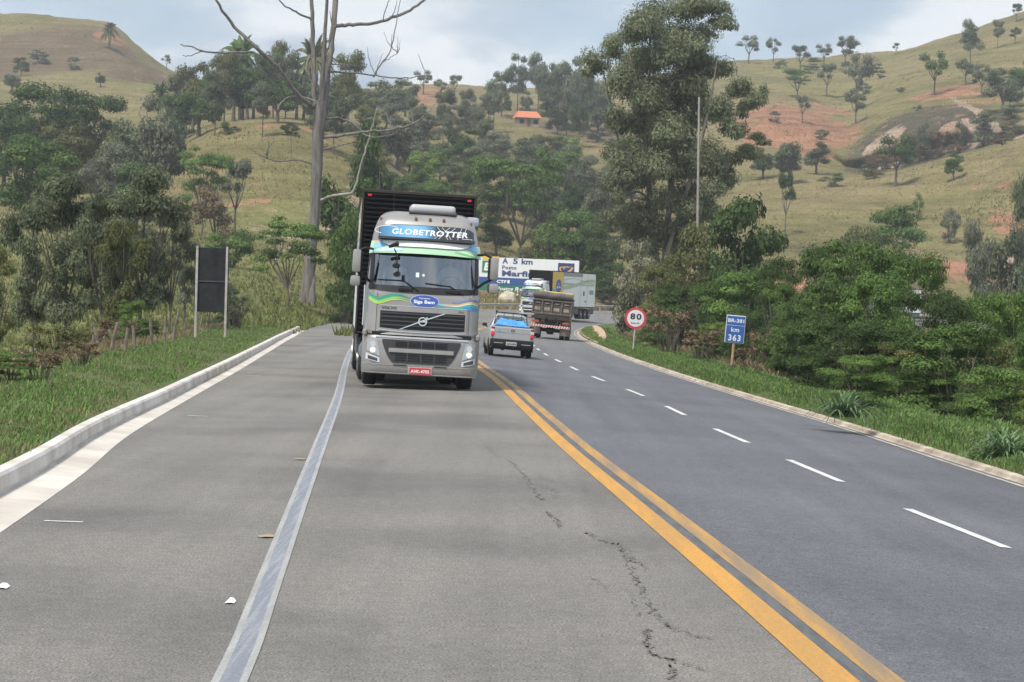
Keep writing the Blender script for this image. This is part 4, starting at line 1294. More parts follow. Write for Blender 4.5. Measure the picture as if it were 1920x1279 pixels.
    m.tube([(-.64, 1.46, 1.1), (-.56, 1.46, 1.63), (.56, 1.46, 1.63), (.64, 1.46, 1.1)], .022, 6)
    for x in (-.28, .06, .38): m.tube([(x, 1.46, 1.1), (x, 1.46, 1.63)], .012, 5)
    m.tube([(-.60, 1.46, 1.45), (.60, 1.46, 1.45)], .012, 5)
    m.tube([(-.57, 1.46, 1.60), (-.57, 1.46, 1.70)], .03, 6)
    m.build('load_rack', [BLACKP], T)
    for s in (-1, 1):
        wheel(T, s * .71, .78, .295, .19, mat('wheel_grey', (.2, .2, .21), .5))
        wheel(T, s * .71, 3.45, .295, .19, mat('wheel_grey', (.2, .2, .21), .5))
        m = MB()
        for y_ in (.78, 3.45): m.add([(s * .842, y_ + .36 * math.cos(a), .30 + .36 * math.sin(a)) for a in lin(-.2, math.pi + .2, 14)], [tuple(range(14))])
        m.build('wheel_arch', [BLACKP], T)
    m = MB().box((0, 2.2, .34), (1.3, 3.8, .1)).tube([(-.3, .2, .28), (-.3, 1.4, .3)], .06, 8)
    m.build('underbody', [CHASSIS], T)
    return T
pk = make_pickup()
p = at_z(957, 89, -.1)
put_vehicle(pk, p[0], p[1], -3.8, 3.2)
# tarpaulin: crumpled sheet over the load
m = MB()
nx, ny = 46, 34
V = []
for i in range(nx):
    for j in range(ny):
        u, v = i / (nx - 1), j / (ny - 1)
        x, y = -.70 + 1.40 * u, .08 + 1.34 * v
        e = min(1, 5 * min(u, 1 - u), 5 * (1 - v) + .15, 4 * v + .25)
        hgt = .10 + .20 * e * (1 - .55 * u) + .09 * e * (mnoise.noise((x * 3.2, y * 2.2, 1)) + .7 * abs(mnoise.noise((x * 7 + y * 4, y * 5, 4))))
        V.append((x, y, 1.09 + hgt * (.35 + .65 * e)))
m.add(V, grid_faces(nx, ny))
edge_i = [i * ny for i in range(nx)] 
tarp = m.build('tarpaulin', [mat('blue_tarpaulin', (.06, .26, .62), .45, var=.25, scale=5)], None, 50)
tag(tarp, 'crumpled blue tarpaulin covering the load in the silver pickup bed', 'tarpaulin')
tarp.location, tarp.rotation_euler = pk.location, pk.rotation_euler

# --- tipper
def make_tipper():
    T = thing('dump_truck', 'dusty brown tipper lorry with red and white striped rear bar', 'truck')
    DUST = mat('dusty_brown_steel', (.115, .095, .08), .85, var=.3, scale=2.5, bump=.2)
    DUST2 = mat('dusty_dark_brown', (.075, .06, .05), .9, var=.35, scale=3)
    PALED = mat('dust_worn_edge', (.26, .225, .19), .85, var=.3, scale=3)
    m = MB().box((0, 3.0, 1.98), (2.46, 5.8, .90), .03)
    body = m.build('tipper_body', [DUST], T)
    m = MB().box((0, .06, 1.98), (2.44, .08, .84), .02)
    tg = m.build('tailgate', [DUST2], T)
    m = MB()
    for x in (-1.20, -.62, -.02, .60, 1.20): m.box((x, -.01, 1.98), (.09, .10, .86), .015)
    m.box((0, -.02, 2.40), (2.56, .12, .09), .02).box((0, -.02, 1.56), (2.5, .12, .09), .02)
    m.build('tailgate_ribs', [DUST], tg)
    m = MB()
    for x in (-.92, -.32, .28, .90): m.box((x, -.02 + .0, 2.22), (.30, .03, .05), .008).box((x, .012, 1.86), (.36, .015, .20), .005)
    m.box((0, -.085, 2.44), (2.5, .02, .02)).box((0, -.085, 1.60), (2.4, .02, .022))
    m.build('worn_patches', [PALED], tg)
    m = MB().tube([(-1.22, .15, 2.72), (-.6, .1, 2.74), (0, .1, 2.70), (.6, .12, 2.72), (1.22, .15, 2.70)], [.20, .22, .21, .22, .20], 14)
    m.box((0, 2.9, 2.55), (2.5, 5.6, .22), .08)
    m.build('rolled_cover', [mat('dusty_canvas', (.10, .09, .082), .9, var=.35, scale=3, bump=.4)], T, 50)
    m = MB().box((0, 6.7, 1.95), (2.3, 1.7, 2.1), .12, seg=2)
    m.build('cab', [mat('ochre_cab_paint', (.55, .37, .08), .5)], T)
    m = MB().box((0, .9, 1.36), (1.9, 1.8, .26), .02).box((0, -.0, 1.36), (2.2, .10, .28), .02)
    for s in (-1, 1): m.box((s * .42, 3.2, 1.08), (.10, 6.4, .26))
    m.box((0, .5, .95), (1.1, .6, .3), .04)
    m.lathe_x((0, 1.0, .55), [(-.85, .10), (-.25, .12), (-.18, .26), (.18, .26), (.25, .12), (.85, .10)], 16)
    m.build('chassis', [CHASSIS], T)
    m = MB()
    for x in (-.32, .30): m.lathe_x((x, -.08, 1.36), [(-.03, .06), (.03, .06)], 12)
    m.build('hinge', [INK], T)
    for s in (-1, 1):
        wheel(T, s * .92, 1.0, .50, .28, DUST2, True)
        wheel(T, s * .92, 2.3, .50, .28, DUST2, True)
        wheel(T, s * 1.02, 6.6, .50, .30, DUST2)
        m = MB().box((s * .93, .36, .58), (.62, .03, .62), .01)
        m.build('mud_flap', [mat('dusty_flap', (.16, .135, .115), .9, var=.2)], T)
        m = MB()
        ring = [(.0 + 1.0 + .62 * math.cos(a), .52 + .66 * math.sin(a)) for a in lin(.3, math.pi + .1, 14)]
        m.loft([[(s * .62, y_, z_) for y_, z_ in ring] + [(s * .62, y_, z_ + .04) for y_, z_ in ring[::-1]], [(s * 1.24, y_, z_) for y_, z_ in ring] + [(s * 1.24, y_, z_ + .04) for y_, z_ in ring[::-1]]])
        m.build('mudguard', [mat('rusty_mudguard', (.24, .15, .11), .85, var=.4, scale=4)], T)
        m = MB().box((s * .95, -.02, 1.05), (.42, .08, .14), .02)
        m.build('tail_lamp', [mat('dusty_red_lamp', (.30, .06, .05), .5)], T)
    m = MB().box((.0, -.03, .80), (2.42, .06, .14))
    bar = m.build('rear_bar', [mat('bar_white', (.62, .60, .58), .5)], T)
    m = MB()
    for k in range(15):
        x = -1.20 + k * .162
        m.add([(x, -.064, .735), (x + .08, -.064, .735), (x + .14, -.064, .865), (x + .06, -.064, .865)], [(0, 1, 2, 3)])
    m.build('red_stripes', [mat('stripe_red', (.42, .06, .06), .5)], bar)
    return T
dt = make_tipper()
p = at_z(1029, 150, -.27)
put_vehicle(dt, p[0], p[1], 2.5, 4.2)
# ------------------------------------------------------------------ signs and road furniture
POST = mat('weathered_post', (.36, .34, .31), .85, var=.25, scale=5)
def base_at(x, Z):
    """point on the ground under photo column x at distance Z"""
    zz_ = 0.0
    for _ in range(3):
        p = at_z(x, Z, zz_)
        zz_ = ground_z(p[0], p[1])
    return np.array([p[0], p[1], zz_])
# speed sign
b = base_at(1187, 118)
T = thing('speed_sign', 'round white speed limit sign with red border on the grass', 'road sign', b, (0, R(2.6), R(-2)))
m = MB().tube([(0, .05, -.3), (0, .05, 2.2)], .04, 8)
m.build('post', [mat('pale_worn_post', (.42, .40, .33), .8, var=.2)], T)
m = MB().disc_y((0, 0, 1.62), .53, 40, 0, .02)
fc = m.build('sign_face', [mat('sign_red', (.50, .04, .06), .45, var=.12, scale=3)], T)
m = MB().disc_y((0, -.006, 1.62), .415, 40, 0, .005)
wf = m.build('white_disc', [mat('sign_white', (.62, .62, .63), .5)], fc)
m = MB()
put_text(m, '80', flat(-.014), -.27, .28, 1.56, 1.86, 0, bold=.035, sp=1.25)
m.build('lettering', [INK], wf)
m = MB()
put_text(m, 'km/h', flat(-.014), -.21, .20, 1.34, 1.43, 0, bold=.02, sp=1.15)
m.build('lettering', [INK], wf)
# kilometre sign
b = base_at(1371, 87)
T = thing('kilometre_sign', 'blue rectangular kilometre marker sign on a rusty post', 'road sign', b, (0, R(3.4), R(-2)))
m = MB().tube([(0, .05, -.3), (0, .05, .25)], .055, 8).tube([(0, .05, .25), (0, .05, 1.9)], .055, 8, 1)
m.build('post', [mat('dark_post', (.10, .08, .07), .9), mat('rusty_post', (.36, .22, .14), .85, var=.4, scale=6)], T)
m = MB().box((.0, 0, 1.56), (.70, .03, 1.0), .01)
pn = m.build('panel', [mat('sign_border_white', (.62, .64, .67), .5)], T)
m = MB().box((0, -.018, 1.87), (.655, .006, .325)).box((0, -.018, 1.385), (.655, .006, .605))
bl = m.build('blue_field', [mat('sign_blue', (.03, .10, .34), .45, var=.12, scale=2)], pn)
m = MB()
f_ = flat(-.024)
SL = mat('sign_lettering', (.66, .68, .70), .5)
put_text(m, 'BR-381', f_, -.29, .30, 1.80, 1.94, 0, bold=.03, sp=1.02)
m.build('lettering', [SL], bl)
m = MB()
put_text(m, 'km', f_, -.145, .145, 1.46, 1.625, 0, bold=.025, sp=1.15)
m.build('lettering', [SL], bl)
m = MB()
put_text(m, '363', f_, -.225, .225, 1.13, 1.365, 0, bold=.03, sp=1.2)
m.build('lettering', [SL], bl)
# back of a large sign at left
b = base_at(394, 86)
T = thing('sign_board', 'dark back of a tall roadside board on two grey posts', 'road sign', b, (0, R(-.3), R(5)))
m = MB().box((0, -.0, 2.05), (1.20, .04, 2.30), .008)
m.build('panel', [mat('dark_plate', (.014, .015, .017), .6, var=.35, scale=2.5, spec=.25, col2=(.026, .027, .029))], T)
m = MB().box((0, -.035, 2.0), (1.18, .03, .045))
m.build('crossbar', [DARKG], T)
for s in (-1, 1): MB().box((s * .53, -.06, 1.45), (.085, .07, 3.6), .01).build('post', [POST], T)
# billboard at the outside of the bend
c = at(991, 515, 322)
sc = 322 / FPX
Wd, Hh = 187 * sc, 63 * sc
gz = ground_z(c[0], c[1])
T = thing('billboard', 'long white, blue and green billboard at the outside of the bend', 'billboard', (c[0], c[1], 0), (0, R(.6), R(-7)))
zb_, zt_ = c[2] - Hh / 2 - .12, c[2] + Hh / 2 - .12
xa = -Wd / 2 - .55
m = MB().box((xa / 2 + Wd / 4, 0, (zb_ + zt_) / 2), (Wd / 2 - xa, .12, Hh))
pn = m.build('panel', [mat('board_white', (.72, .73, .74), .5)], T)
f_ = flat(-.075)
def U(px): return (px - 991) * sc        # photo column on the board
def Vz(py): return c[2] - (py - 515) * sc - .12
m = MB()
m.strip(f_, lin(xa + .02, Wd / 2 - .02, 3), Vz(521), Vz(535), 0, 1, 0)
m.strip(f_, lin(xa + .02, Wd / 2 - .02, 3), Vz(535), zb_ + .02, 0, 1, 1)
m.build('colour_bands', [mat('board_blue', (.03, .085, .26), .5), mat('board_green', (.02, .16, .09), .5)], pn)
f2 = flat(-.085)
m = MB()
BLT = mat('board_lettering_blue', (.045, .075, .19), .5)
for w_, xa_, xb_ in (('A', 940, 950.5), ('5', 960, 969), ('km', 976, 997)):
    m = MB()
    put_text(m, w_, f2, U(xa_), U(xb_), Vz(494.5), Vz(484), 0, bold=.03)
    if w_ != 'km': m.build('lettering', [BLT], pn)
m.build('lettering', [BLT], pn)
m = MB()
put_text(m, 'Posto', f2, U(940), U(967), Vz(505), Vz(498), 0, bold=.025, sp=1.1)
m.build('lettering', [BLT], pn)
m = MB()
put_text(m, 'Marfim', f2, U(940), U(1007), Vz(518), Vz(507), 0, bold=.035)
m.build('lettering', [BLT], pn)
m = MB()
put_text(m, 'CTF', f2, U(931), U(949), Vz(531.5), Vz(525.5), 0, bold=.04)
m.box((U(953), -.08, Vz(528.3)), (4.5 * sc, .02, 6 * sc))
m.build('lettering', [WHITE], pn)
m = MB()
put_text(m, 'Postos Petrobras', f2, U(931), U(1012), Vz(545), Vz(538), 0, bold=.02, shear=.2)
m.build('lettering', [WHITE], pn)
m = MB()
m.strip(f2, [U(902), U(934)], Vz(482), Vz(489), 0, 1, 0)
m.strip(f2, [U(902), U(932)], Vz(490.5), Vz(513), 0, 1, 1)
lg = m.build('square_logo', [mat('board_yellow', (.72, .47, .06), .5), mat('logo_green', (.03, .20, .11), .5)], pn)
m = MB()
put_text(m, 'BR', flat(-.095), U(905.5), U(929), Vz(509), Vz(494), 0, bold=.05, shear=.15)
m.build('lettering', [WHITE], lg)
m = MB()
m.strip(f2, [U(1045), U(1076)], Vz(489), Vz(509.5), 0, 1, 0)
rg = m.build('heart_logo', [mat('board_navy', (.022, .05, .145), .5)], pn)
m = MB()
f3 = flat(-.095)
hp = []
for a in lin(0, 2 * math.pi, 41):
    hx = 12.2 * math.sin(a) ** 1 * (1 if True else 0)
    hx = 13 * math.sin(a)
    hy = 6.6 * math.cos(a) - 2.6 * math.cos(2 * a) * .9 - 1.0
    hp.append((hx + hy * .25, hy))
for k, (a, c_) in enumerate(zip(hp[:-1], hp[1:])):
    w0 = .70 + .12 * math.sin(k * .3)
    m.add([f3(U(1060.5 + q[0] * g), Vz(499.5 - q[1] * g), 0) for q, g in ((a, 1), (c_, 1), (c_, w0), (a, w0))], [(0, 1, 2, 3)])
m.add([f3(U(1060 + x), Vz(498.5 - y), 0) for x, y in ((-6, 1.5), (-4, 3.6), (5, 3.2), (7, 1.2), (-1, 1.0), (-3.5, -2.4))], [(0, 1, 4, 5), (1, 2, 3, 4)])
m.build('heart_ring', [mat('board_orange', (.66, .36, .09), .5), ], rg)
for k in range(6):
    x = xa + .5 + (Wd / 2 - xa - 1.0) * k / 5
    MB().box((x, .14, (zt_ + gz - 1.0) / 2), (.20, .14, zt_ - gz + .8)).build('post', [mat('dark_timber_post', (.10, .085, .07), .9)], T)
# guardrail along the outer edge of the bend
T = thing('guardrail', 'long pale steel guardrail along the outside of the bend', 'guardrail')
GL = LN[12 * 10: 12 * 16]
GN = LNn[12 * 10: 12 * 16]
prof = [(.55, .40), (.50, .44), (.50, .50), (.56, .55), (.50, .60), (.50, .67), (.55, .71), (.57, .71), (.57, .40)]
V, F = sweep(GL, GN, prof)
mesh_obj('rail', V, F, [mat('rail_steel', (.46, .46, .42), .5, .4, var=.2, scale=1)], T)
acc = 0
for k in range(1, len(GL)):
    acc += np.linalg.norm(GL[k, :2] - GL[k - 1, :2])
    if acc > 3.6 and len(T.children) < 60:
        acc = 0
        q = GL[k, :2] + GN[k] * .66
        MB().box((q[0], q[1], GL[k, 2] + .2), (.12, .12, 1.0)).build('post', [POST], T)
# fence beyond the left verge: stakes and wires
T = thing('stake_fence', 'row of crooked pale wooden fence stakes below the roadside trees', 'fence')
FP = [(172, 62), (190, 63), (204, 63), (226, 64), (233, 64), (254, 66), (286, 72), (308, 76), (322, 80), (345, 92), (373, 100), (390, 108)]
tops = []
for k, (x, Zd) in enumerate(FP):
    b = base_at(x, Zd)
    hgt = random.uniform(.6, 1.15)
    lx = random.uniform(-.22, .22) if k != 3 else -.35
    m = MB().tube([(b[0], b[1], b[2] - .3), (b[0] + lx * .5, b[1], b[2] + hgt * .5), (b[0] + lx, b[1], b[2] + hgt)], [.055, .05, .04], 7)
    m.build('stake', [mat('bleached_stake', (.17, .14, .11), .9, var=.3, scale=6)], T)
    tops.append((b[0] + lx * .7, b[1], b[2] + hgt * .7))
m = MB()
for dz in (0, -.3):
    m.tube([(p_[0], p_[1], p_[2] + dz) for p_ in tops], .008, 4)
m.build('wire', [mat('rusty_wire', (.12, .09, .07), .8)], T)
# tall pale pole in front of the eucalyptus
b = base_at(1304, 186)
t_ = at(1311, 182, 186)
m = MB().tube([(b[0], b[1], b[2] - .5), tuple((b + t_) / 2), tuple(t_)], [.13, .105, .08], 10)
o = m.build('utility_pole', [mat('pale_pole', (.27, .25, .22), .8, var=.2)], None)
tag(o, 'tall thin pale pole in front of the big eucalyptus', 'pole')
# pale boulder on the bank under the billboard
p = at(952, 560, 316)
p[2] = ground_z(p[0], p[1])
bm = bmesh.new()
bmesh.ops.create_icosphere(bm, subdivisions=4, radius=1)
for v in bm.verts:
    n_ = mnoise.noise(v.co * 1.6)
    v.co = Vector((v.co.x * 1.25, v.co.y * .9, max(-.2, v.co.z) * 1.35)) * (1 + .16 * n_)
V = [v.co + Vector((p[0], p[1], p[2] + .1)) for v in bm.verts]
F = [[v.index for v in f.verts] for f in bm.faces]
bm.free()
tag(mesh_obj('boulder', V, F, [mat('cream_rock', (.45, .41, .30), .9, var=.25, scale=2)], None, None, 60), 'cream rounded boulder on the dry bank below the billboard', 'boulder')
# house with the orange roof on the far hill
h = ray_hit(988, 236)
T = thing('house', 'small farmhouse with bright orange tiled roof on the far wooded hillside', 'house', (h[0], h[1], h[2] - .4), (0, 0, R(14)))
wl = mat('house_wall', (.34, .27, .20), .85, var=.15, scale=1)
MB().box((0, 0, 1.3), (6.2, 4.6, 3.0)).build('wall', [wl], T)
m = MB()
a, c_ = 3.9, 3.1
m.add([(-a, -c_, 2.6), (a, -c_, 2.6), (a * .75, 0, 4.7), (-a * .75, 0, 4.7), (-a, c_, 2.6), (a, c_, 2.6)], [(0, 1, 2, 3), (5, 4, 3, 2), (1, 5, 2), (4, 0, 3), (0, 4, 5, 1)])
m.build('roof', [mat('orange_tiles', (.50, .17, .085), .7, var=.15, scale=2)], T)
for x in (-2.2, 2.0):
    w_ = MB().box((x, -2.32, 1.5), (1.3, .08, 1.2)).build('window', [mat('dark_window', (.02, .024, .028), .1)], T)
MB().box((0, -2.33, 1.0), (1.0, .08, 2.2)).build('door', [mat('brown_door', (.12, .07, .04), .6)], T)
# ------------------------------------------------------------------ vegetation
L_DARK = leaf_mat('leaf_dark_green', (0.032, 0.056, 0.020), (0.091, 0.139, 0.046), .36)
L_MID = leaf_mat('leaf_mid_green', (0.047, 0.086, 0.025), (0.145, 0.227, 0.063), .36)
L_LIME = leaf_mat('leaf_light_green', (0.072, 0.119, 0.030), (0.208, 0.284, 0.075), .36)
L_EUC = leaf_mat('leaf_eucalyptus', (0.060, 0.077, 0.043), (0.185, 0.213, 0.123), .36)
L_OLIVE = leaf_mat('leaf_olive', (0.060, 0.069, 0.025), (0.180, 0.187, 0.075), .36)
L_GREY = leaf_mat('leaf_grey_green', (0.072, 0.086, 0.058), (0.194, 0.210, 0.140), .36)
L_DRY = leaf_mat('leaf_dry_brown', (0.085, 0.063, 0.039), (0.237, 0.175, 0.106), .32)
L_CREAM = leaf_mat('leaf_cream_blossom', (.08, .10, .05), (.34, .33, .22))
L_YEL = leaf_mat('leaf_yellow_green', (.08, .10, .025), (.20, .22, .06))
BARK = mat('bark_grey_brown', (.115, .098, .08), .95, var=.35, scale=4)
BARKP = mat('bark_pale', (.26, .235, .205), .9, var=.3, scale=3)
BARKD = mat('bark_dark', (.06, .05, .042), .95, var=.3)

def leaves(blobs, n, size, droop=0.0, elong=1.8, shell=0.22, seed=0, up=0.5):
    """n leaf-shaped faces spread through ellipsoid clumps; returns (4n,3) vertices and a tone for every leaf"""
    g = np.random.default_rng(seed)
    B = np.array(blobs, float)
    wgt = (B[:, 3] * B[:, 4] + B[:, 4] * B[:, 5] + B[:, 3] * B[:, 5])
    k = g.choice(len(B), n, p=wgt / wgt.sum())
    d = g.normal(size=(n, 3))
    d /= np.linalg.norm(d, axis=1)[:, None]
    low = d[:, 2] < -.3
    d[low, 2] *= -.6 * (g.random(low.sum()) > .5) + .6
    r = 1 - np.abs(g.normal(0, shell, n))
    # ragged outline
    r *= 1 + .22 * np.sin(d[:, 0] * 5 + k * 1.7) * np.sin(d[:, 1] * 4.3 + k) + g.normal(0, .05, n)
    c = B[k, :3] + d * r[:, None] * B[k, 3:6]
    nrm = d * 1.1 + g.normal(0, .42, (n, 3))
    nrm[:, 2] += up
    nrm /= np.linalg.norm(nrm, axis=1)[:, None]
    t = g.normal(size=(n, 3))
    t[:, 2] -= droop * 2
    t -= nrm * (t * nrm).sum(1)[:, None]
    t /= np.linalg.norm(t, axis=1)[:, None] + 1e-9
    b = np.cross(nrm, t)
    s = size * g.uniform(.55, 1.45, n)
    a, w = t * s[:, None] * elong * .5, b * s[:, None] * .5
    V = np.empty((n, 4, 3))
    V[:, 0] = c - a
    V[:, 1] = c + w * .9 - a * .1 + nrm * s[:, None] * .12
    V[:, 2] = c + a
    V[:, 3] = c - w * .9 - a * .1 + nrm * s[:, None] * .12
    tone = np.clip(g.normal(.45, .22, n) + (g.random(len(B)) - .5)[k] * .55, 0, 1)
    return V.reshape(-1, 3), tone
PROTO = {}
def branches(mb, base, spread, top, n, r0, g, fork=0.35, wig=.04):
    """trunk from the base with n limbs reaching into the crown"""
    f = base + np.array([0, 0, top * fork])
    mb.tube([tuple(base - np.array([0, 0, .04])), tuple(base + np.array([g.normal(0, .01), g.normal(0, .01), top * fork * .5])), tuple(f)], [r0 * 1.35, r0, r0 * .85], 8)
    for k in range(n):
        a = 2 * math.pi * (k + g.random() * .7) / n
        e = np.array([math.cos(a) * spread * g.uniform(.5, 1), math.sin(a) * spread * g.uniform(.5, 1), top * g.uniform(.72, .95)]) + base
        mid = f * .5 + e * .5 + np.array([g.normal(0, wig), g.normal(0, wig), -.02])
        mb.tube([tuple(f), tuple(mid), tuple(e)], [r0 * .62, r0 * .4, r0 * .12], 6)
        e2 = mid + (e - mid) * .8 + np.array([g.normal(0, .08), g.normal(0, .08), .05])
        mb.tube([tuple(mid), tuple(e2)], [r0 * .32, r0 * .1], 5)
def proto(kind, var):
    """one tree of a kind, one unit tall and about one unit wide, as (crown mesh, trunk mesh)"""
    key = (kind, var)
    if key in PROTO: return PROTO[key]
    g = np.random.default_rng(abs(hash(kind)) % 1000 + var * 17 if False else sum(map(ord, kind)) + var * 17)
    mb = MB()
    bl = []
    z0 = np.zeros(3)
    if kind == 'round':
        for k in range(17):
            a, h = g.random() * 6.283, g.uniform(.30, .88)
            rr = .36 * math.sqrt(max(.05, 1 - ((h - .55) / .45) ** 2)) * g.uniform(.55, 1)
            s = g.uniform(.10, .17)
            bl.append((rr * math.cos(a), rr * math.sin(a), h, s * 1.25, s * 1.25, s * .8))
        bl.append((0, 0, .52, .26, .26, .22))
        branches(mb, z0, .3, .85, 6, .035, g, .25)
        n, sz, kw = 7000, .025, dict(up=.5, shell=.32)
    elif kind == 'dense':       # big dark evergreen with foliage to the ground
        for k in range(26):
            a, h = g.random() * 6.283, g.uniform(.14, .92)
            rr = .40 * math.sqrt(max(.08, 1 - ((h - .45) / .56) ** 2)) * g.uniform(.6, 1)
            s = g.uniform(.09, .16)
            bl.append((rr * math.cos(a), rr * math.sin(a), h, s * 1.3, s * 1.3, s * .75))
        bl.append((0, 0, .45, .28, .28, .3))
        branches(mb, z0, .3, .85, 6, .035, g, .2)
        n, sz, kw = 11000, .021, dict(up=.5, shell=.32)
    elif kind == 'euc':         # tall, with hanging clumps at uneven heights
        for k in range(15):
            a, h = g.random() * 6.283, g.uniform(.34, .95)
            rr = .38 * (1 - .6 * (h - .34)) * g.uniform(.25, 1)
            s = g.uniform(.08, .145)
            bl.append((rr * math.cos(a), rr * math.sin(a), h, s * 1.5, s * 1.5, s * .9))
        branches(mb, z0, .24, .92, 6, .016, g, .45)
        mb.tube([(0, 0, .4), (.01, .01, .93)], [.012, .003], 6)
        n, sz, kw = 6500, .019, dict(droop=.6, elong=2.4, up=.15, shell=.35)
    elif kind == 'slim':        # light roadside tree: open crown, thin stems visible
        for k in range(22):
            a, h = g.random() * 6.283, g.uniform(.26, .97)
            rr = .38 * math.sqrt(max(.1, 1 - ((h - .62) / .48) ** 2)) * g.uniform(.25, 1)
            s = g.uniform(.075, .14)
            bl.append((rr * math.cos(a), rr * math.sin(a), h, s * 1.4, s * 1.4, s * .8))
        branches(mb, z0, .32, .94, 8, .016, g, .28)
        mb.tube([(0, 0, .25), (-.02, .02, .6), (.01, 0, .95)], [.014, .009, .003], 6)
        n, sz, kw = 16000, .0145, dict(elong=2.2, shell=.55, up=.4)
    elif kind == 'umb':         # flat layered crown on fanned limbs
        for k in range(34):
            a = g.random() * 6.283
            rr = .44 * math.sqrt(g.random())
            h = .90 - .9 * rr ** 1.9 + g.normal(0, .04) - (g.uniform(.12, .32) if g.random() < .5 else 0)
            s = g.uniform(.07, .12)
            bl.append((rr * math.cos(a), rr * math.sin(a), h, s * 1.5, s * 1.5, s * .55))
        branches(mb, z0, .36, .86, 8, .017, g, .22, .07)
        n, sz, kw = 8500, .018, dict(shell=.45, up=.9)
    elif kind == 'savanna':     # small open tree standing alone on a slope
        for k in range(11):
            a, h = g.random() * 6.283, g.uniform(.48, .92)
            rr = .40 * math.sqrt(max(.1, 1 - ((h - .68) / .33) ** 2)) * g.uniform(.4, 1)
            s = g.uniform(.09, .14)
            bl.append((rr * math.cos(a), rr * math.sin(a), h, s * 1.4, s * 1.4, s * 1.05))
        branches(mb, z0, .3, .85, 6, .026, g, .38)
        n, sz, kw = 3000, .029, dict(shell=.4)
    elif kind == 'bush':        # many stems, leafy from the ground up
        for k in range(40):
            a, h = g.random() * 6.283, g.uniform(.04, .93)
            rr = .45 * math.sqrt(max(.12, 1 - ((h - .40) / .60) ** 2)) * g.uniform(.45, 1)
            s = g.uniform(.07, .14)
            bl.append((rr * math.cos(a), rr * math.sin(a), h, s * 1.45, s * 1.45, s * .65))
        for k in range(9):
            a = 6.283 * k / 9 + g.random()
            e = np.array([.36 * math.cos(a) * g.uniform(.4, 1), .36 * math.sin(a) * g.uniform(.4, 1), g.uniform(.65, .92)])
            mb.tube([(.02 * math.cos(a), .02 * math.sin(a), -.05), tuple(e * .45 + np.array([0, 0, .08])), tuple(e)], [.009, .006, .002], 5)
        n, sz, kw = 28000, .0128, dict(shell=.42, up=.7, elong=2.1)
    elif kind == 'shrub':
        for k in range(12):
            a, h = g.random() * 6.283, g.uniform(.12, .85)
            rr = .42 * math.sqrt(max(.1, 1 - ((h - .35) / .6) ** 2)) * g.uniform(.4, 1)
            s = g.uniform(.11, .18)
            bl.append((rr * math.cos(a), rr * math.sin(a), h, s * 1.4, s * 1.4, s * .8))
        for k in range(5):
            a = 6.283 * k / 5 + g.random()
            mb.tube([(0, 0, -.05), (.28 * math.cos(a), .28 * math.sin(a), .7)], [.02, .004], 5)
        n, sz, kw = 3600, .028, dict(shell=.4)
    elif kind == 'twiggy':      # nearly leafless brush
        for k in range(26):
            a = g.random() * 6.283
            e = np.array([.45 * math.cos(a) * g.random() ** .5, .45 * math.sin(a) * g.random() ** .5, g.uniform(.5, 1)])
            mb.tube([(e[0] * .25, e[1] * .25, -.05), tuple(e * .6 + g.normal(0, .03, 3)), tuple(e)], [.010, .006, .002], 4)
            bl.append((*(e * .85), .12, .12, .10))
        n, sz, kw = 1500, .026, dict(shell=.6, elong=2.4)
    if kind != 'palm':
        V, tone = leaves(bl, n, sz, seed=var * 31 + sum(map(ord, kind)), **kw)
        co = quads_obj('crown', V, L_MID, None, tone)
    else:
        V, tone = [], []
        for k in range(44):
            a = 6.283 * k / 26 + g.random() * .3
            el = g.uniform(-.35, 1.25)
            L = g.uniform(.42, .52)
            prev = None
            for s in range(9):
                q = s / 8
                rad = L * q * math.cos(el) + .05 * q * q
                hz = .62 + L * q * math.sin(el) - .30 * q * q * (1.1 - .3 * el)
                c = np.array([rad * math.cos(a), rad * math.sin(a), hz])
                if prev is not None:
                    w = .055 * math.sin(math.pi * min(1, q * .9 + .08)) + .006
                    sd = np.array([-math.sin(a), math.cos(a), 0]) * w
                    dr = np.array([0, 0, -w * .7])
                    for sg in (-1, 1):
                        V += [prev, c, c + sd * sg + dr, prev + sd * sg + dr]
                        tone.append(g.uniform(.2, .8))
                prev = c
        co = quads_obj('crown', np.array(V), L_MID, None, tone)
        mb.tube([(0, 0, -.03), (.01, 0, .35), (0, 0, .66)], [.035, .028, .026], 8)
    to = mb.build('trunk', [BARK], None, 60)
    r = (co.data, to.data)
    bpy.data.objects.remove(co)
    bpy.data.objects.remove(to)
    PROTO[key] = r
    return r
NT = [0]
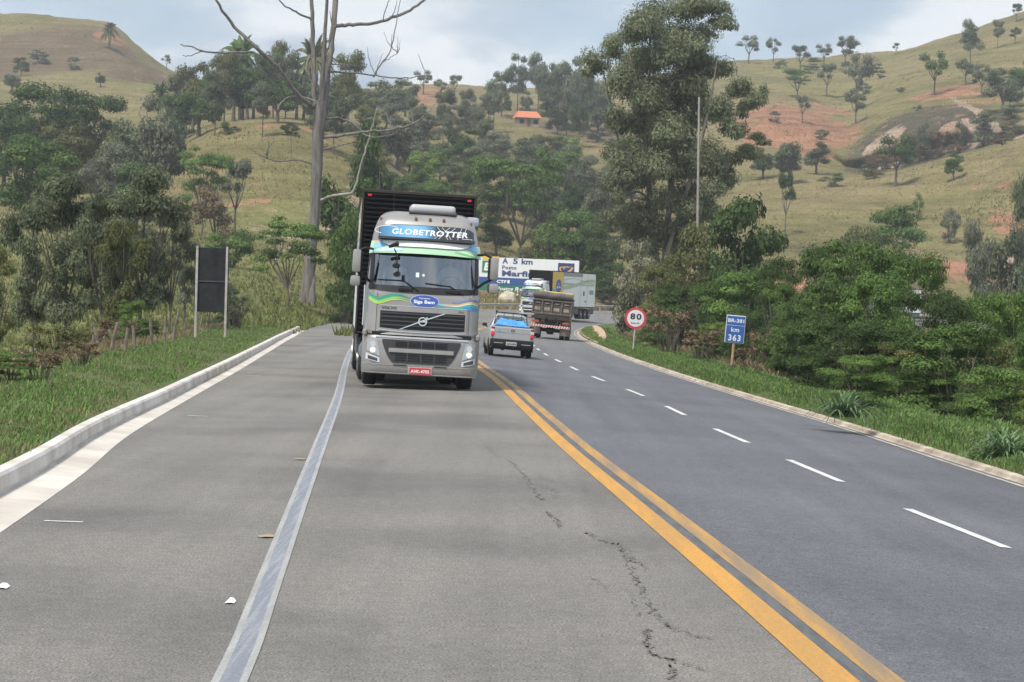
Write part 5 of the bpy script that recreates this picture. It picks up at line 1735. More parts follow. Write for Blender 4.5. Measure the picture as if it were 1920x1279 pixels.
def tree(kind, x, ytop, Zd, wpx, leaf, label, bark=None, name=None, cat=None, group=None, sink=0.0, ymin=None):
    """a tree whose foot stands on the ground under photo column x at distance Zd and whose top reaches photo row ytop"""
    NT[0] += 1
    var = NT[0] % 3
    asp = {'round': 1.0, 'dense': .95, 'euc': 1.7, 'shrub': .6, 'savanna': 1.1, 'umb': .8, 'bush': .75, 'slim': 1.25, 'twiggy': .6, 'palm': 1.5}[kind]
    for _ in range(45):
        b = base_at(x, Zd)
        top = at(x, ytop, Zd)
        h = top[2] - b[2] + sink
        if h >= asp * wpx * Zd / FPX or Zd < 40: break
        Zd *= .985
    h = max(.5, h)
    w = wpx * Zd / FPX
    cm, tm = proto(kind, var)
    nm = name or {'palm': 'palm_tree', 'bush': 'bush', 'shrub': 'shrub', 'twiggy': 'shrub', 'euc': 'eucalyptus_tree'}.get(kind, 'tree')
    T = thing(nm, label, cat or {'palm': 'palm', 'bush': 'bush', 'shrub': 'shrub', 'twiggy': 'shrub'}.get(kind, 'tree'), (b[0], b[1], b[2] - sink), (0, 0, random.uniform(0, 6.28)), group)
    T.scale = (w, w, h)
    if kind == 'palm': T.scale = (w, w, h / 1.1)
    for nm_, me, mt in (('crown', cm, leaf), ('trunk', tm, bark or BARK)):
        o = bpy.data.objects.new(nm_, me)
        COL.objects.link(o)
        o.parent = T
        o.material_slots[0].link = 'OBJECT'
        o.material_slots[0].material = mt
    return T
TREES = [
 # roadside trees at left, 90-120 m away
 ('slim', 60, 372, 108, 150, L_EUC, 'slender open tree at the left border above the verge, leftmost roadside tree'),
 ('slim', 120, 335, 102, 220, L_EUC, 'olive open-crowned tree between the leftmost roadside tree and the fence stakes'),
 ('slim', 188, 372, 98, 150, L_EUC, 'thin-stemmed roadside tree behind the fence stakes'),
 ('slim', 225, 420, 94, 120, L_OLIVE, 'roadside tree with thinning olive leaves near the fence stakes'),
 ('slim', 262, 318, 104, 220, L_EUC, 'tallest grey-green roadside tree left of the dark sign back'),
 ('slim', 318, 400, 112, 120, L_EUC, 'slight drooping tree directly left of the dark sign back'),
 ('slim', -12, 470, 92, 110, L_OLIVE, 'dark twig-ended tree cut by the left border of the photo'),
 ('slim', 345, 430, 150, 90, L_GREY, 'pale thin-trunked sapling behind the dark sign back'),
 # big dark trees further left
 ('dense', 55, 150, 380, 205, L_DARK, 'huge dark olive tree high at the left border'),
 ('dense', 165, 165, 385, 190, L_DARK, 'huge dark tree right of the one at the left border'),
 ('dense', 60, 248, 305, 180, L_MID, 'big bright green spreading tree below the dark olive trees at left'),
 ('dense', 195, 262, 300, 120, L_GREY, 'grey-green leafy tree under the dark trees at left'),
 ('dense', 255, 300, 285, 110, L_DARK, 'dark bushy tree left of the small umbrella-crowned tree'),
 ('dense', 8, 210, 390, 120, L_MID, 'green tree cut by the left border behind the bright spreading tree'),
 ('round', 290, 168, 340, 130, L_GREY, 'grey-green feathery tree left of the grove on the knoll'),
 ('round', 225, 205, 330, 110, L_EUC, 'dull green tree behind the huge dark trees at left'),
 ('umb', 378, 262, 300, 105, L_MID, 'small umbrella-crowned tree on the flank of the grassy knoll'),
 ('savanna', 440, 295, 310, 75, L_GREY, 'grey little tree on the bare patch of the grassy knoll'),
 ('shrub', 405, 330, 290, 90, L_DRY, 'brown brush on the eroded patch of the knoll'),
 ('umb', 538, 392, 178, 135, L_MID, 'feathery fan-limbed tree just left of the dead tree'),
 ('shrub', 435, 402, 240, 100, L_MID, 'low green thicket at the foot of the knoll'),
 ('round', 640, 300, 200, 140, L_DARK, 'dark leafy tree right of the dead trunk, beside the lorry'),
 ('round', 700, 205, 262, 120, L_DARK, 'dark tall tree behind the top of the nearest lorry, left side'),
 ('dense', 650, 395, 178, 90, L_MID, 'green bushy tree between the dead trunk and the lorry'),
 ('bush', 645, 520, 172, 60, L_DARK, 'dark bush beside the wing mirror of the nearest lorry'),
 # grove along the knoll top
 ('round', 362, 106, 480, 85, L_OLIVE, 'sunlit round-topped tree at the left end of the knoll grove'),
 ('round', 372, 145, 470, 110, L_DARK, 'dark brownish tree at the left end of the knoll grove, in front'),
 ('round', 438, 78, 490, 95, L_EUC, 'tall grove tree under the larger palm'),
 ('round', 462, 120, 478, 90, L_DARK, 'dark grove tree right of the one under the larger palm'),
 ('euc', 512, 78, 492, 80, L_OLIVE, 'tall yellowish grove tree between the two palms'),
 ('round', 520, 140, 470, 90, L_DARK, 'dark grove tree midway between the two palms'),
 ('round', 556, 105, 486, 80, L_EUC, 'grey-green grove tree just left of the dead tree'),
 ('euc', 402, 130, 480, 70, L_EUC, 'thin-stemmed grove tree on the left half of the knoll'),
 ('euc', 492, 150, 466, 60, L_GREY, 'thin pale-stemmed grove tree near the red bank of the knoll'),
 ('euc', 590, 150, 470, 70, L_EUC, 'grove tree behind the fork of the dead tree'),
 ('palm', 449, 12, 500, 100, L_MID, 'taller dark palm above the grove, left of the dead tree'),
 ('palm', 585, 22, 500, 100, L_OLIVE, 'palm behind the upper trunk of the dead tree'),
 ('palm', 300, 128, 560, 46, L_DARK, 'short dark palm at the foot of the brown hill'),
 ('palm', 205, 26, 890, 40, L_OLIVE, 'lone small palm on the crest of the brown hill'),
 ('euc', 652, 92, 520, 80, L_YEL, 'sunlit yellow-green tree right of the dead tree'),
 ('euc', 625, 150, 505, 80, L_EUC, 'grey tree hidden by the branches of the dead tree'),
 ('round', 690, 180, 500, 60, L_YEL, 'pale yellow-green small crown right of the dead tree'),
 ('round', 735, 138, 620, 90, L_EUC, 'domed grey-green tree on the skyline left of the centre'),
 ('round', 745, 215, 480, 100, L_GREY, 'grey hazy tree above the nearest lorry'),
 ('dense', 690, 262, 430, 90, L_OLIVE, 'olive tree on the slope above the nearest lorry cab'),
 # centre hillside
 ('savanna', 794, 132, 860, 40, L_EUC, 'small round tree alone on the centre skyline'),
 ('savanna', 826, 148, 870, 30, L_GREY, 'thin faint tree on the centre skyline'),
 ('savanna', 852, 140, 850, 32, L_EUC, 'small leaning tree on the skyline left of the eucalyptus row'),
 ('euc', 872, 165, 780, 44, L_EUC, 'grey eucalyptus on the slope left of the orange-roofed house'),
 ('euc', 840, 190, 770, 50, L_GREY, 'pale eucalyptus on the red slope left of the orange-roofed house'),
 ('euc', 915, 168, 760, 44, L_EUC, 'eucalyptus two trees left of the tallest hill eucalyptus'),
 ('euc', 940, 128, 770, 54, L_EUC, 'eucalyptus left of the tallest hill eucalyptus'),
 ('euc', 970, 94, 790, 58, L_EUC, 'tallest hill eucalyptus above the orange-roofed house'),
 ('euc', 1008, 100, 785, 62, L_EUC, 'spreading eucalyptus right of the tallest hill eucalyptus'),
 ('euc', 1046, 112, 780, 56, L_OLIVE, 'eucalyptus near the right end of the hill row'),
 ('euc', 1075, 98, 770, 66, L_EUC, 'eucalyptus at the right end of the hill row, by the big eucalyptus'),
 ('dense', 1030, 160, 745, 46, L_DARK, 'dark dense tree right of the orange-roofed house'),
 ('euc', 1062, 165, 735, 50, L_GREY, 'grey tree right of the dark dense one by the house'),
 ('euc', 985, 165, 735, 32, L_EUC, 'dull tree partly before the orange-roofed house'),
 ('euc', 950, 180, 740, 26, L_DARK, 'dark thin tree just left of the orange-roofed house'),
 ('round', 865, 232, 640, 84, L_DARK, 'dark round tree below the red slope in the centre'),
 ('round', 790, 205, 620, 80, L_EUC, 'blue-grey tree above the centre of the lorry box'),
 ('dense', 768, 250, 560, 80, L_GREY, 'brownish grey thicket tree above the lorry box'),
 ('round', 825, 270, 545, 70, L_MID, 'bright green tree above the right half of the lorry box'),
 ('round', 800, 310, 500, 70, L_MID, 'green tree low above the lorry box'),
 ('dense', 925, 245, 600, 80, L_GREY, 'grey-green tree under the orange-roofed house'),
 ('round', 990, 250, 560, 90, L_EUC, 'soft green tree on the slope under the orange-roofed house'),
 ('dense', 745, 320, 420, 100, L_DARK, 'dark tree standing just behind the lorry box top'),
 ('dense', 835, 345, 400, 90, L_MID, 'leafy tree over the right corner of the lorry box'),
 ('round', 880, 330, 430, 90, L_OLIVE, 'olive tree left of the large spreading tree'),
 ('umb', 975, 262, 372, 190, L_MID, 'large spreading green tree in the centre above the billboard'),
 ('dense', 1070, 392, 352, 150, L_MID, 'round bright green tree right above the billboard'),
 ('dense', 1010, 425, 362, 90, L_OLIVE, 'olive bushy tree behind the billboard top'),
 ('round', 930, 400, 380, 80, L_DARK, 'dark tree behind the left part of the billboard'),
 ('dense', 1085, 290, 480, 90, L_GREY, 'grey tree right of the large spreading tree'),
 ('dense', 1065, 340, 440, 90, L_DARK, 'dark green tree under the grey one right of the spreading tree'),
 ('round', 1120, 320, 420, 80, L_GREY, 'hazy grey-green tree left of the big eucalyptus trunks'),
 ('dense', 1130, 420, 345, 90, L_DARK, 'dark tree left of the blossoming tree'),
 ('dense', 1188, 440, 182, 88, L_CREAM, 'tree covered in cream blossom behind the speed sign'),
 ('dense', 1145, 490, 350, 80, L_DARK, 'dark thicket tree below the blossoming tree'),
 ('shrub', 1128, 548, 352, 28, L_OLIVE, 'olive shrub behind the rear of the white lorry'),
 ('dense', 1230, 470, 342, 100, L_DARK, 'dark tree right of the blossoming tree'),
 # right bank before the bend
 ('bush', 1235, 490, 150, 110, L_OLIVE, 'tall olive bush behind the speed sign'),
 ('dense', 1285, 415, 160, 140, L_OLIVE, 'leafy tree under the big eucalyptus'),
 ('dense', 1385, 355, 150, 190, L_DARK, 'dark layered tree right under the big eucalyptus'),
 ('bush', 1385, 500, 112, 180, L_MID, 'bright green bush above the blue kilometre sign'),
 ('bush', 1275, 520, 128, 130, L_DARK, 'dark bush between the speed sign and the kilometre sign'),
 ('bush', 1335, 600, 105, 80, L_LIME, 'small yellow-green bush left of the kilometre sign'),
 ('twiggy', 1255, 570, 116, 110, L_DRY, 'dry brown brush behind the speed sign, right side'),
 ('twiggy', 1315, 610, 104, 110, L_DRY, 'dry brown brush left of the kilometre sign post'),
 ('twiggy', 1420, 610, 96, 100, L_DRY, 'dry brown brush right of the kilometre sign post'),
 ('bush', 1455, 520, 96, 110, L_MID, 'green bush just right of the blue kilometre sign'),
 ('bush', 1615, 425, 84, 240, L_MID, 'tall feathery bush in the middle of the right bank'),
 ('bush', 1550, 450, 90, 170, L_DARK, 'dark tall bush left of the feathery one on the right bank'),
 ('bush', 1705, 470, 88, 170, L_MID, 'tall bush right of the feathery one on the right bank'),
 ('bush', 1600, 590, 70, 230, L_DARK, 'dark broad bush above the long-leaved grass clump'),
 ('bush', 1500, 560, 84, 120, L_DARK, 'dark bush between kilometre sign and the broad dark bush'),
 ('bush', 1785, 600, 63, 270, L_MID, 'broad green bush at lower right above the verge'),
 ('bush', 1900, 520, 72, 170, L_MID, 'green bush at the right border of the verge'),
 ('bush', 1875, 680, 59, 180, L_MID, 'leafy bush lowest at the right border'),
 ('bush', 1690, 640, 68, 150, L_OLIVE, 'olive bush with pale twigs left of the broad green bush'),
 ('savanna', 1890, 545, 110, 120, L_LIME, 'pale big-leaved tree leaning in from the right border'),
 # right slope
 ('umb', 1660, 382, 330, 170, L_MID, 'wide flat-crowned tree on the lower pasture at right'),
 ('dense', 1590, 415, 318, 110, L_OLIVE, 'dull tree left of the wide flat-crowned tree'),
 ('euc', 1830, 415, 300, 90, L_GREY, 'grey feathery tree on the earth bank at far right'),
 ('euc', 1905, 310, 250, 90, L_EUC, 'dark drooping tree at the right border on the lower pasture'),
 ('round', 1895, 420, 240, 110, L_EUC, 'dark tree at the right border below the drooping one'),
 ('savanna', 1472, 320, 430, 44, L_DARK, 'small dark tree on the lower pasture, left one'),
 ('savanna', 1680, 252, 505, 84, L_DARK, 'spreading dark tree at the foot of the cliff'),
 ('round', 1787, 284, 478, 42, L_MID, 'small round green tree right of the cliff tree'),
 ('shrub', 1625, 298, 520, 34, L_LIME, 'bright yellow-green shrub left of the cliff tree'),
 ('round', 1480, 258, 545, 80, L_EUC, 'dark tree clump left of the bright shrub'),
 ('round', 1530, 262, 535, 60, L_EUC, 'dark tree between the bright shrub and the clump'),
 ('round', 1430, 275, 550, 60, L_DARK, 'dark tree beside the big eucalyptus on the pasture edge'),
 ('shrub', 1560, 318, 525, 50, L_MID, 'low green thicket on the pasture crest'),
 ('umb', 1495, 118, 720, 60, L_MID, 'round-crowned tree on the upper slope above the red scar'),
 ('savanna', 1550, 118, 740, 44, L_EUC, 'dark tree right of the round-crowned one on the upper slope'),
 ('savanna', 1605, 97, 690, 62, L_GREY, 'tall thin-crowned tree right of the red scar'),
 ('savanna', 1604, 165, 650, 50, L_GREY, 'grey low tree at the right end of the red scar'),
 ('savanna', 1504, 178, 640, 34, L_GREY, 'thin bare-looking tree in front of the red scar'),
 ('savanna', 1752, 97, 640, 60, L_MID, 'forked green tree standing on the orange earth patch'),
 ('savanna', 1810, 110, 690, 44, L_EUC, 'small dark tree right of the orange earth patch'),
 ('euc', 1818, 36, 780, 54, L_EUC, 'tall eucalyptus high on the right ridge'),
 ('euc', 1870, 36, 790, 32, L_EUC, 'slimmer eucalyptus right of the tall ridge one'),
 ('savanna', 1903, 50, 780, 28, L_MID, 'small light tree near the right ridge end'),
 ('savanna', 1905, 6, 868, 26, L_DARK, 'lone dark tree on the crest at upper right'),
 ('savanna', 1840, 120, 690, 50, L_GREY, 'hazy grey tree below the ridge eucalyptus'),
 ('round', 1880, 120, 660, 90, L_EUC, 'grey-green thicket tree at the right border above the cliff'),
 ('round', 1915, 110, 650, 70, L_MID, 'green tree at the right border above the cliff'),
 ('savanna', 1404, 66, 930, 48, L_EUC, 'round pale tree on the skyline by the big eucalyptus'),
 ('savanna', 1450, 70, 930, 30, L_EUC, 'thin tree on the skyline right of the round pale one'),
 ('savanna', 1500, 84, 930, 44, L_EUC, 'sparse tree on the right skyline, third from the big eucalyptus'),
 ('savanna', 1545, 82, 930, 36, L_GREY, 'faint low tree on the right skyline'),
 ('savanna', 1584, 66, 925, 50, L_DARK, 'spreading dark tree on the right skyline'),
 ('savanna', 1680, 80, 900, 16, L_MID, 'tiny tree on the right skyline where the ridge starts rising'),
 ('savanna', 1835, 440, 330, 60, L_EUC, 'tree with thin trunk on the brown bank at far right'),
 # brown hill at left
 ('round', 40, 104, 800, 36, L_DARK, 'dark tree at the foot of the brown hill, left border'),
 ('round', 22, 128, 790, 40, L_EUC, 'dark lower tree beside the one at the foot of the brown hill'),
 ('shrub', 75, 88, 850, 44, L_EUC, 'shrub high on the brown hill'),
 ('shrub', 135, 104, 840, 34, L_EUC, 'shrub in the middle of the brown hill'),
 ('round', 188, 135, 740, 24, L_DARK, 'small cypress-like dark tree under the brown hill'),
 ('savanna', 312, 102, 895, 20, L_GREY, 'faint leafless tree at the right foot of the brown hill'),
]
for t_ in TREES: tree(*t_)
GRP0 = 'trees crowded together on the wooded slope in the centre'
g_ = np.random.default_rng(21)
for k in range(38):
    x = g_.uniform(690, 1170)
    yt = g_.uniform(250, 430)
    if x < 905 and yt > 385: yt -= 110
    tree(['dense', 'round', 'dense', 'euc'][k % 4], x, yt, 600 - (yt - 240) * 1.0, g_.uniform(50, 90), [L_DARK, L_MID, L_EUC, L_MID, L_OLIVE, L_LIME, L_EUC][k % 7], 'tree crowded among others on the wooded slope in the centre', None, None, None, GRP0)
GRP3 = 'bushes massed on the bank behind the right verge'
for (x, yt, Zd_, w, lf) in [(1560, 520, 76, 170, L_DARK), (1650, 500, 74, 180, L_MID), (1740, 520, 70, 170, L_DARK), (1830, 540, 72, 160, L_MID), (1480, 600, 86, 120, L_MID), (1545, 640, 72, 130, L_DARK), (1610, 660, 70, 150, L_MID), (1700, 690, 66, 150, L_DARK), (1760, 700, 63, 150, L_MID), (1830, 720, 61, 150, L_DARK), (1925, 620, 62, 150, L_MID), (1960, 700, 57, 140, L_LIME), (2030, 690, 57, 170, L_MID), (2110, 700, 52, 180, L_DARK), (2200, 700, 47, 190, L_MID), (1450, 470, 110, 110, L_DARK), (1330, 540, 118, 120, L_MID), (1230, 560, 132, 90, L_OLIVE), (1400, 570, 100, 100, L_DARK), (1660, 600, 70, 170, L_MID), (1870, 610, 66, 150, L_OLIVE)]:
    tree('bush', x, yt, Zd_, w, lf, 'bush massed among others on the bank behind the right verge', None, None, None, GRP3)
GRP4 = 'trees of the wood on the left slope'
for (x, yt, Zd_, w, lf) in [(120, 225, 345, 120, L_OLIVE), (215, 250, 330, 100, L_OLIVE)]:
    tree('dense', x, yt, Zd_, w, lf, 'tree standing among others of the wood on the left slope', None, None, None, GRP4)
GRP5 = 'eucalyptus and other trees along the centre skyline and upper slope'
for (x, yt, Zd_, w, lf, kd) in [(700, 150, 640, 70, L_EUC, 'round'), (760, 150, 700, 60, L_EUC, 'round'), (725, 175, 600, 70, L_GREY, 'round'), (780, 180, 680, 60, L_EUC, 'euc'), (830, 165, 720, 60, L_EUC, 'euc'), (890, 172, 740, 56, L_GREY, 'euc'), (925, 150, 760, 56, L_EUC, 'euc'), (1030, 128, 750, 60, L_EUC, 'euc'), (1060, 110, 740, 66, L_EUC, 'round'), (1100, 95, 720, 70, L_EUC, 'round'), (1120, 150, 680, 70, L_GREY, 'round'), (1085, 170, 700, 60, L_DARK, 'euc'), (905, 205, 690, 60, L_EUC, 'euc'), (860, 195, 690, 50, L_GREY, 'euc'), (650, 130, 560, 80, L_OLIVE, 'round'), (690, 215, 520, 80, L_EUC, 'round'), (1045, 195, 690, 50, L_DARK, 'dense')]:
    tree(kd, x, yt, Zd_, w, lf, 'tree standing in the row along the centre skyline and upper slope', None, None, None, GRP5)
GRP6 = 'trees filling the grove along the top of the grassy knoll'
for (x, yt, w, lf, kd) in [(345, 125, 80, L_EUC, 'round'), (400, 105, 70, L_EUC, 'round'), (420, 92, 70, L_OLIVE, 'euc'), (475, 92, 75, L_EUC, 'round'), (500, 112, 70, L_DARK, 'round'), (535, 92, 70, L_EUC, 'euc'), (570, 130, 80, L_EUC, 'round'), (605, 140, 80, L_GREY, 'round'), (640, 165, 80, L_EUC, 'round'), (330, 175, 80, L_DARK, 'dense'), (455, 140, 80, L_EUC, 'round')]:
    tree(kd, x, yt, 478 + (x * 7 % 20), w, lf, 'tree filling the grove along the top of the grassy knoll', None, None, None, GRP6)
GRP = 'small shrubs scattered among the hillside trees'
for (x, yt, Zd, w, lf) in [(1300, 250, 640, 40, L_GREY), (1450, 205, 690, 26, L_GREY), (1540, 235, 660, 30, L_EUC), (1620, 150, 760, 34, L_GREY), (1650, 130, 800, 26, L_EUC), (1690, 160, 720, 22, L_GREY), (1720, 195, 640, 20, L_EUC), (1585, 112, 850, 26, L_GREY), (1640, 112, 880, 40, L_GREY), (1460, 108, 900, 30, L_EUC), (1520, 105, 905, 40, L_EUC), (1780, 365, 430, 40, L_GREY), (1720, 350, 450, 24, L_LIME), (1850, 200, 600, 60, L_EUC), (1900, 180, 610, 60, L_EUC), (900, 215, 700, 30, L_EUC), (1100, 195, 720, 50, L_EUC), (1120, 230, 680, 50, L_GREY), (790, 255, 590, 40, L_GREY), (720, 235, 560, 40, L_DARK), (890, 290, 560, 50, L_MID), (960, 300, 520, 50, L_EUC), (600, 215, 470, 50, L_DARK), (545, 222, 455, 40, L_DARK), (430, 225, 470, 40, L_DARK), (345, 200, 470, 60, L_DARK), (330, 240, 440, 40, L_GREY)]:
    tree('shrub', x, yt, Zd, w, lf, 'small shrub scattered among the trees of the far hillsides', None, 'shrub', 'shrub', GRP)
GRP7 = 'brush clinging to the dark cliff on the right hill'
for (x, yt, Zd_, w) in [(1655, 285, 588, 40), (1690, 270, 592, 44), (1700, 235, 602, 40), (1735, 265, 592, 40), (1760, 240, 598, 36), (1790, 262, 585, 34), (1725, 212, 612, 40), (1845, 225, 595, 40), (1880, 245, 580, 44), (1900, 215, 592, 50), (1640, 300, 580, 50), (1800, 205, 606, 34)]:
    tree('shrub', x, yt, Zd_, w, [L_GREY, L_OLIVE, L_DRY][x % 3], 'dull brush clinging to the dark cliff on the right hill', None, 'shrub', 'shrub', GRP7)
GRP2 = 'shrubs and brush along the fence at the foot of the left trees'
for (x, yt, Zd, w, lf, kd) in [(20, 655, 50, 120, L_MID, 'bush'), (95, 600, 66, 120, L_OLIVE, 'twiggy'), (135, 610, 72, 90, L_OLIVE, 'bush'), (190, 610, 78, 90, L_DRY, 'twiggy'), (75, 650, 54, 120, L_DRY, 'twiggy'), (250, 555, 88, 80, L_MID, 'bush'), (440, 545, 110, 70, L_GREY, 'twiggy'), (425, 530, 112, 70, L_GREY, 'bush'), (215, 590, 90, 90, L_DRY, 'twiggy'), (150, 635, 60, 90, L_DRY, 'twiggy'), (285, 600, 84, 60, L_DARK, 'bush')]:
    tree(kd, x, yt, Zd, w, lf, 'low shrub or dry brush at the foot of the left roadside trees', None, 'shrub', 'shrub', GRP2)

# --- the dead tree
Zd = 190
base = base_at(572, Zd)
T = thing('dead_tree', 'tall grey dead tree with bare crooked branches beside the kerb end', 'tree', base)
def P3(x, y, dy=0.0):
    p = at(x, y, Zd + dy) - base
    return tuple(p)
S_ = Zd / FPX / 2 * .88
DB = mat('dead_bark', (.135, .122, .11), .95, var=.45, scale=2.2, bump=.9, stretch=(2.2, 2.2, .22))
DBP = mat('dead_bark_pale', (.25, .23, .205), .9, var=.3, scale=2)
m = MB()
def limb(pts, ws, dys=None, mi=0, n=8):
    dys = dys or [0] * len(pts)
    P = np.array([P3(*p, d) for p, d in zip(pts, dys)])
    Q = cr(P, 5)
    wq = np.interp(np.linspace(0, len(pts) - 1, len(Q)), range(len(pts)), ws)
    m.tube([tuple(q + rng.normal(0, .03, 3) * (0 < k < len(Q) - 1)) for k, q in enumerate(Q)], [w * S_ for w in wq], n, mi)
limb([(573, 596), (576, 545), (583, 480), (592, 370), (596, 280), (600, 190)], [38, 28, 25, 22, 24, 26], None, 0, 14)
limb([(583, 596), (585, 560), (588, 500)], [26, 16, 6], [-.5, -.4, 0])
limb([(563, 596), (570, 560), (580, 500)], [20, 14, 6], [-.4, -.4, 0])
limb([(594, 230), (589, 150), (586, 60), (583, -20), (580, -70)], [14, 11, 10, 8, 4], [0, .5, 1, 1, 1])
limb([(602, 220), (606, 120), (611, 40), (613, -40)], [14, 10, 8, 6], [0, -.6, -1.2, -1.5])
limb([(604, 220), (614, 140), (622, 80), (630, 0), (638, -80)], [18, 14, 13, 13, 10], [0, .3, .6, 1, 1])
m.build('trunk', [DB, DBP], T, 60)
BR = [
 ([(594, 205), (575, 192), (545, 160), (520, 125), (480, 88), (440, 50), (405, 0), (380, -40)], [10, 9, 8, 8, 8, 7, 5, 3], [0, -1, -2, -3, -4, -4, -5, -5], 0),
 ([(476, 98), (430, 98), (385, 97), (360, 88), (338, 84)], [5, 4, 4, 3, 2], [-4, -4.5, -5, -5, -5], 0),
 ([(380, 96), (358, 104), (342, 104)], [2.5, 2, 1.5], [-5, -5, -5], 0),
 ([(590, 190), (555, 180), (532, 188), (520, 205)], [4, 3, 3, 1.5], [-.5, -1.5, -2, -2], 1),
 ([(586, 38), (555, 22), (530, 8), (512, -12)], [5, 4, 3, 3], [1, 0, -1, -1], 0),
 ([(628, 48), (660, 46), (700, 44), (735, 34), (770, 18), (800, -5)], [9, 8, 7, 7, 6, 5], [0, 1, 2, 3, 3, 3], 0),
 ([(718, 40), (724, 15), (735, -10)], [2.5, 2, 1.5], [2, 2, 2], 0),
 ([(618, 135), (660, 136), (705, 142), (750, 147), (798, 142)], [5, 4, 3, 3, 1.5], [0, 1, 2, 2, 2], 0),
 ([(700, 145), (716, 118), (732, 95), (741, 50), (752, -5)], [4, 3, 2.5, 2, 1.5], [2, 2, 2, 2, 2], 0),
 ([(716, 118), (732, 108), (745, 100)], [2, 1.6, 1.2], [2, 2, 2], 0),
 ([(606, 258), (640, 254), (690, 246), (730, 244), (775, 232), (806, 209)], [8, 7, 5, 5, 4, 2], [0, -1, -2, -2, -3, -3], 0),
 ([(612, 222), (640, 222), (662, 232), (680, 250), (705, 258), (740, 250)], [5, 4, 4, 4, 3, 2], [0, 1, 1, 1, 0, 0], 0),
 ([(735, 240), (728, 225), (724, 212)], [2, 1.6, 1.2], [-2, -2, -2], 1),
 ([(604, 280), (640, 272), (676, 266)], [5, 3, 2], [0, -1, -1], 0),
 ([(598, 378), (625, 366), (655, 364), (664, 355), (672, 325), (684, 285), (697, 240), (709, 198)], [7, 6, 6, 5, 4, 4, 3, 1.5], [0, -1, -2, -2, -2, -2, -2, -2], 1),
 ([(590, 308), (555, 300), (525, 302), (500, 296), (480, 285), (462, 276)], [5, 3, 3, 2.5, 2, 1.4], [0, -.5, -1, -1, -1, -1], 0),
 ([(546, 297), (546, 275), (545, 252)], [2, 1.8, 1.2], [-.5, -.5, -.5], 0),
 ([(586, 160), (575, 130), (580, 105)], [5, 5, 3], [-.5, -1, -1], 1),
 ([(610, 110), (622, 60), (618, 20)], [3, 2, 1.5], [-1, -2, -2], 0),
 ([(622, 120), (648, 122), (680, 126)], [3, 2, 1.2], [0, 0, 0], 0)]
for pts, ws, dys, mi_ in BR:
    m = MB()
    limb(pts, ws, dys, mi_, 7)
    m.build('branch', [DB, DBP], T, 60)

gt = np.random.default_rng(9)
for pts, ws, dys, mi_ in BR[:1] + BR[5:6] + BR[7:11] + BR[15:16]:
    for q in range(3):
        k = int(gt.integers(max(1, len(pts) - 3), len(pts)))
        x0, y0 = pts[k]
        m = MB()
        lx, ly = gt.uniform(-26, 26), gt.uniform(-55, -14)
        limb([(x0, y0), (x0 + lx * .5 + gt.uniform(-5, 5), y0 + ly * .5), (x0 + lx, y0 + ly)], [2.2, 1.5, .8], [dys[k], dys[k] + gt.uniform(-1, 1), dys[k] + gt.uniform(-1.5, 1.5)], 0, 5)
        m.build('twig', [DB, DBP], T, 60)

# --- the big eucalyptus right of the centre
Zd = 205
base = base_at(1240, Zd)
T = thing('eucalyptus_tree', 'huge multi-trunked eucalyptus right of centre, rising beyond the top border', 'tree', base)
S2 = Zd / FPX
BL = [(1118, 115, 34, 40), (1150, 85, 34, 34), (1165, 150, 46, 48), (1185, 60, 40, 40), (1225, 35, 48, 46), (1240, 110, 60, 55), (1285, 10, 44, 40), (1300, 70, 55, 42), (1350, 42, 34, 22), (1330, 18, 40, 26), (1205, 215, 58, 60), (1160, 225, 34, 36),
      (1290, 160, 60, 50), (1345, 130, 40, 34), (1270, 240, 66, 52), (1340, 215, 48, 48), (1385, 165, 30, 26), (1410, 180, 30, 24), (1432, 180, 12, 22), (1375, 250, 30, 36), (1400, 205, 20, 24), (1185, 300, 44, 46), (1245, 320, 60, 48), (1310, 300, 56, 52), (1350, 320, 34, 44), (1165, 360, 30, 40), (1220, 385, 56, 40), (1290, 385, 56, 46), (1400, 285, 36, 16), (1375, 300, 20, 20), (1425, 262, 22, 14), (1195, 430, 40, 34), (1260, 440, 50, 36), (1330, 400, 38, 36), (1160, 300, 40, 40), (1150, 410, 26, 30), (1215, 460, 44, 40), (1285, 470, 44, 36), (1235, 250, 50, 50), (1190, 350, 40, 40), (1335, 350, 40, 36), (1310, 120, 50, 40), (1195, 120, 44, 44), (1180, 480, 30, 30), (1240, 180, 55, 50), (1300, 440, 40, 36)]
g = np.random.default_rng(5)
blobs = []
for (x, y, rx, ry) in BL:
    for q in range(3):
        c = at(x + g.uniform(-.45, .45) * rx, y + g.uniform(-.45, .45) * ry, Zd + g.uniform(-5, 5)) - base
        k = g.uniform(.60, .95)
        blobs.append((*c, rx * S2 * k, rx * S2 * k, ry * S2 * k * 1.0))
V, tone = leaves(blobs, 200000, .115, droop=.9, elong=2.5, shell=.5, seed=3, up=.4)
quads_obj('crown', V, leaf_mat('leaf_big_eucalyptus', (.085, .10, .055), (.225, .255, .145), .42), T, tone)
m = MB()
def limb2(pts, ws):
    P = np.array([at(x, y, Zd + d) - base for x, y, d in pts])
    Q = cr(P, 4)
    wq = np.interp(np.linspace(0, len(pts) - 1, len(Q)), range(len(pts)), ws)
    m.tube([tuple(q) for q in Q], [w * S2 / 2 for w in wq], 8)
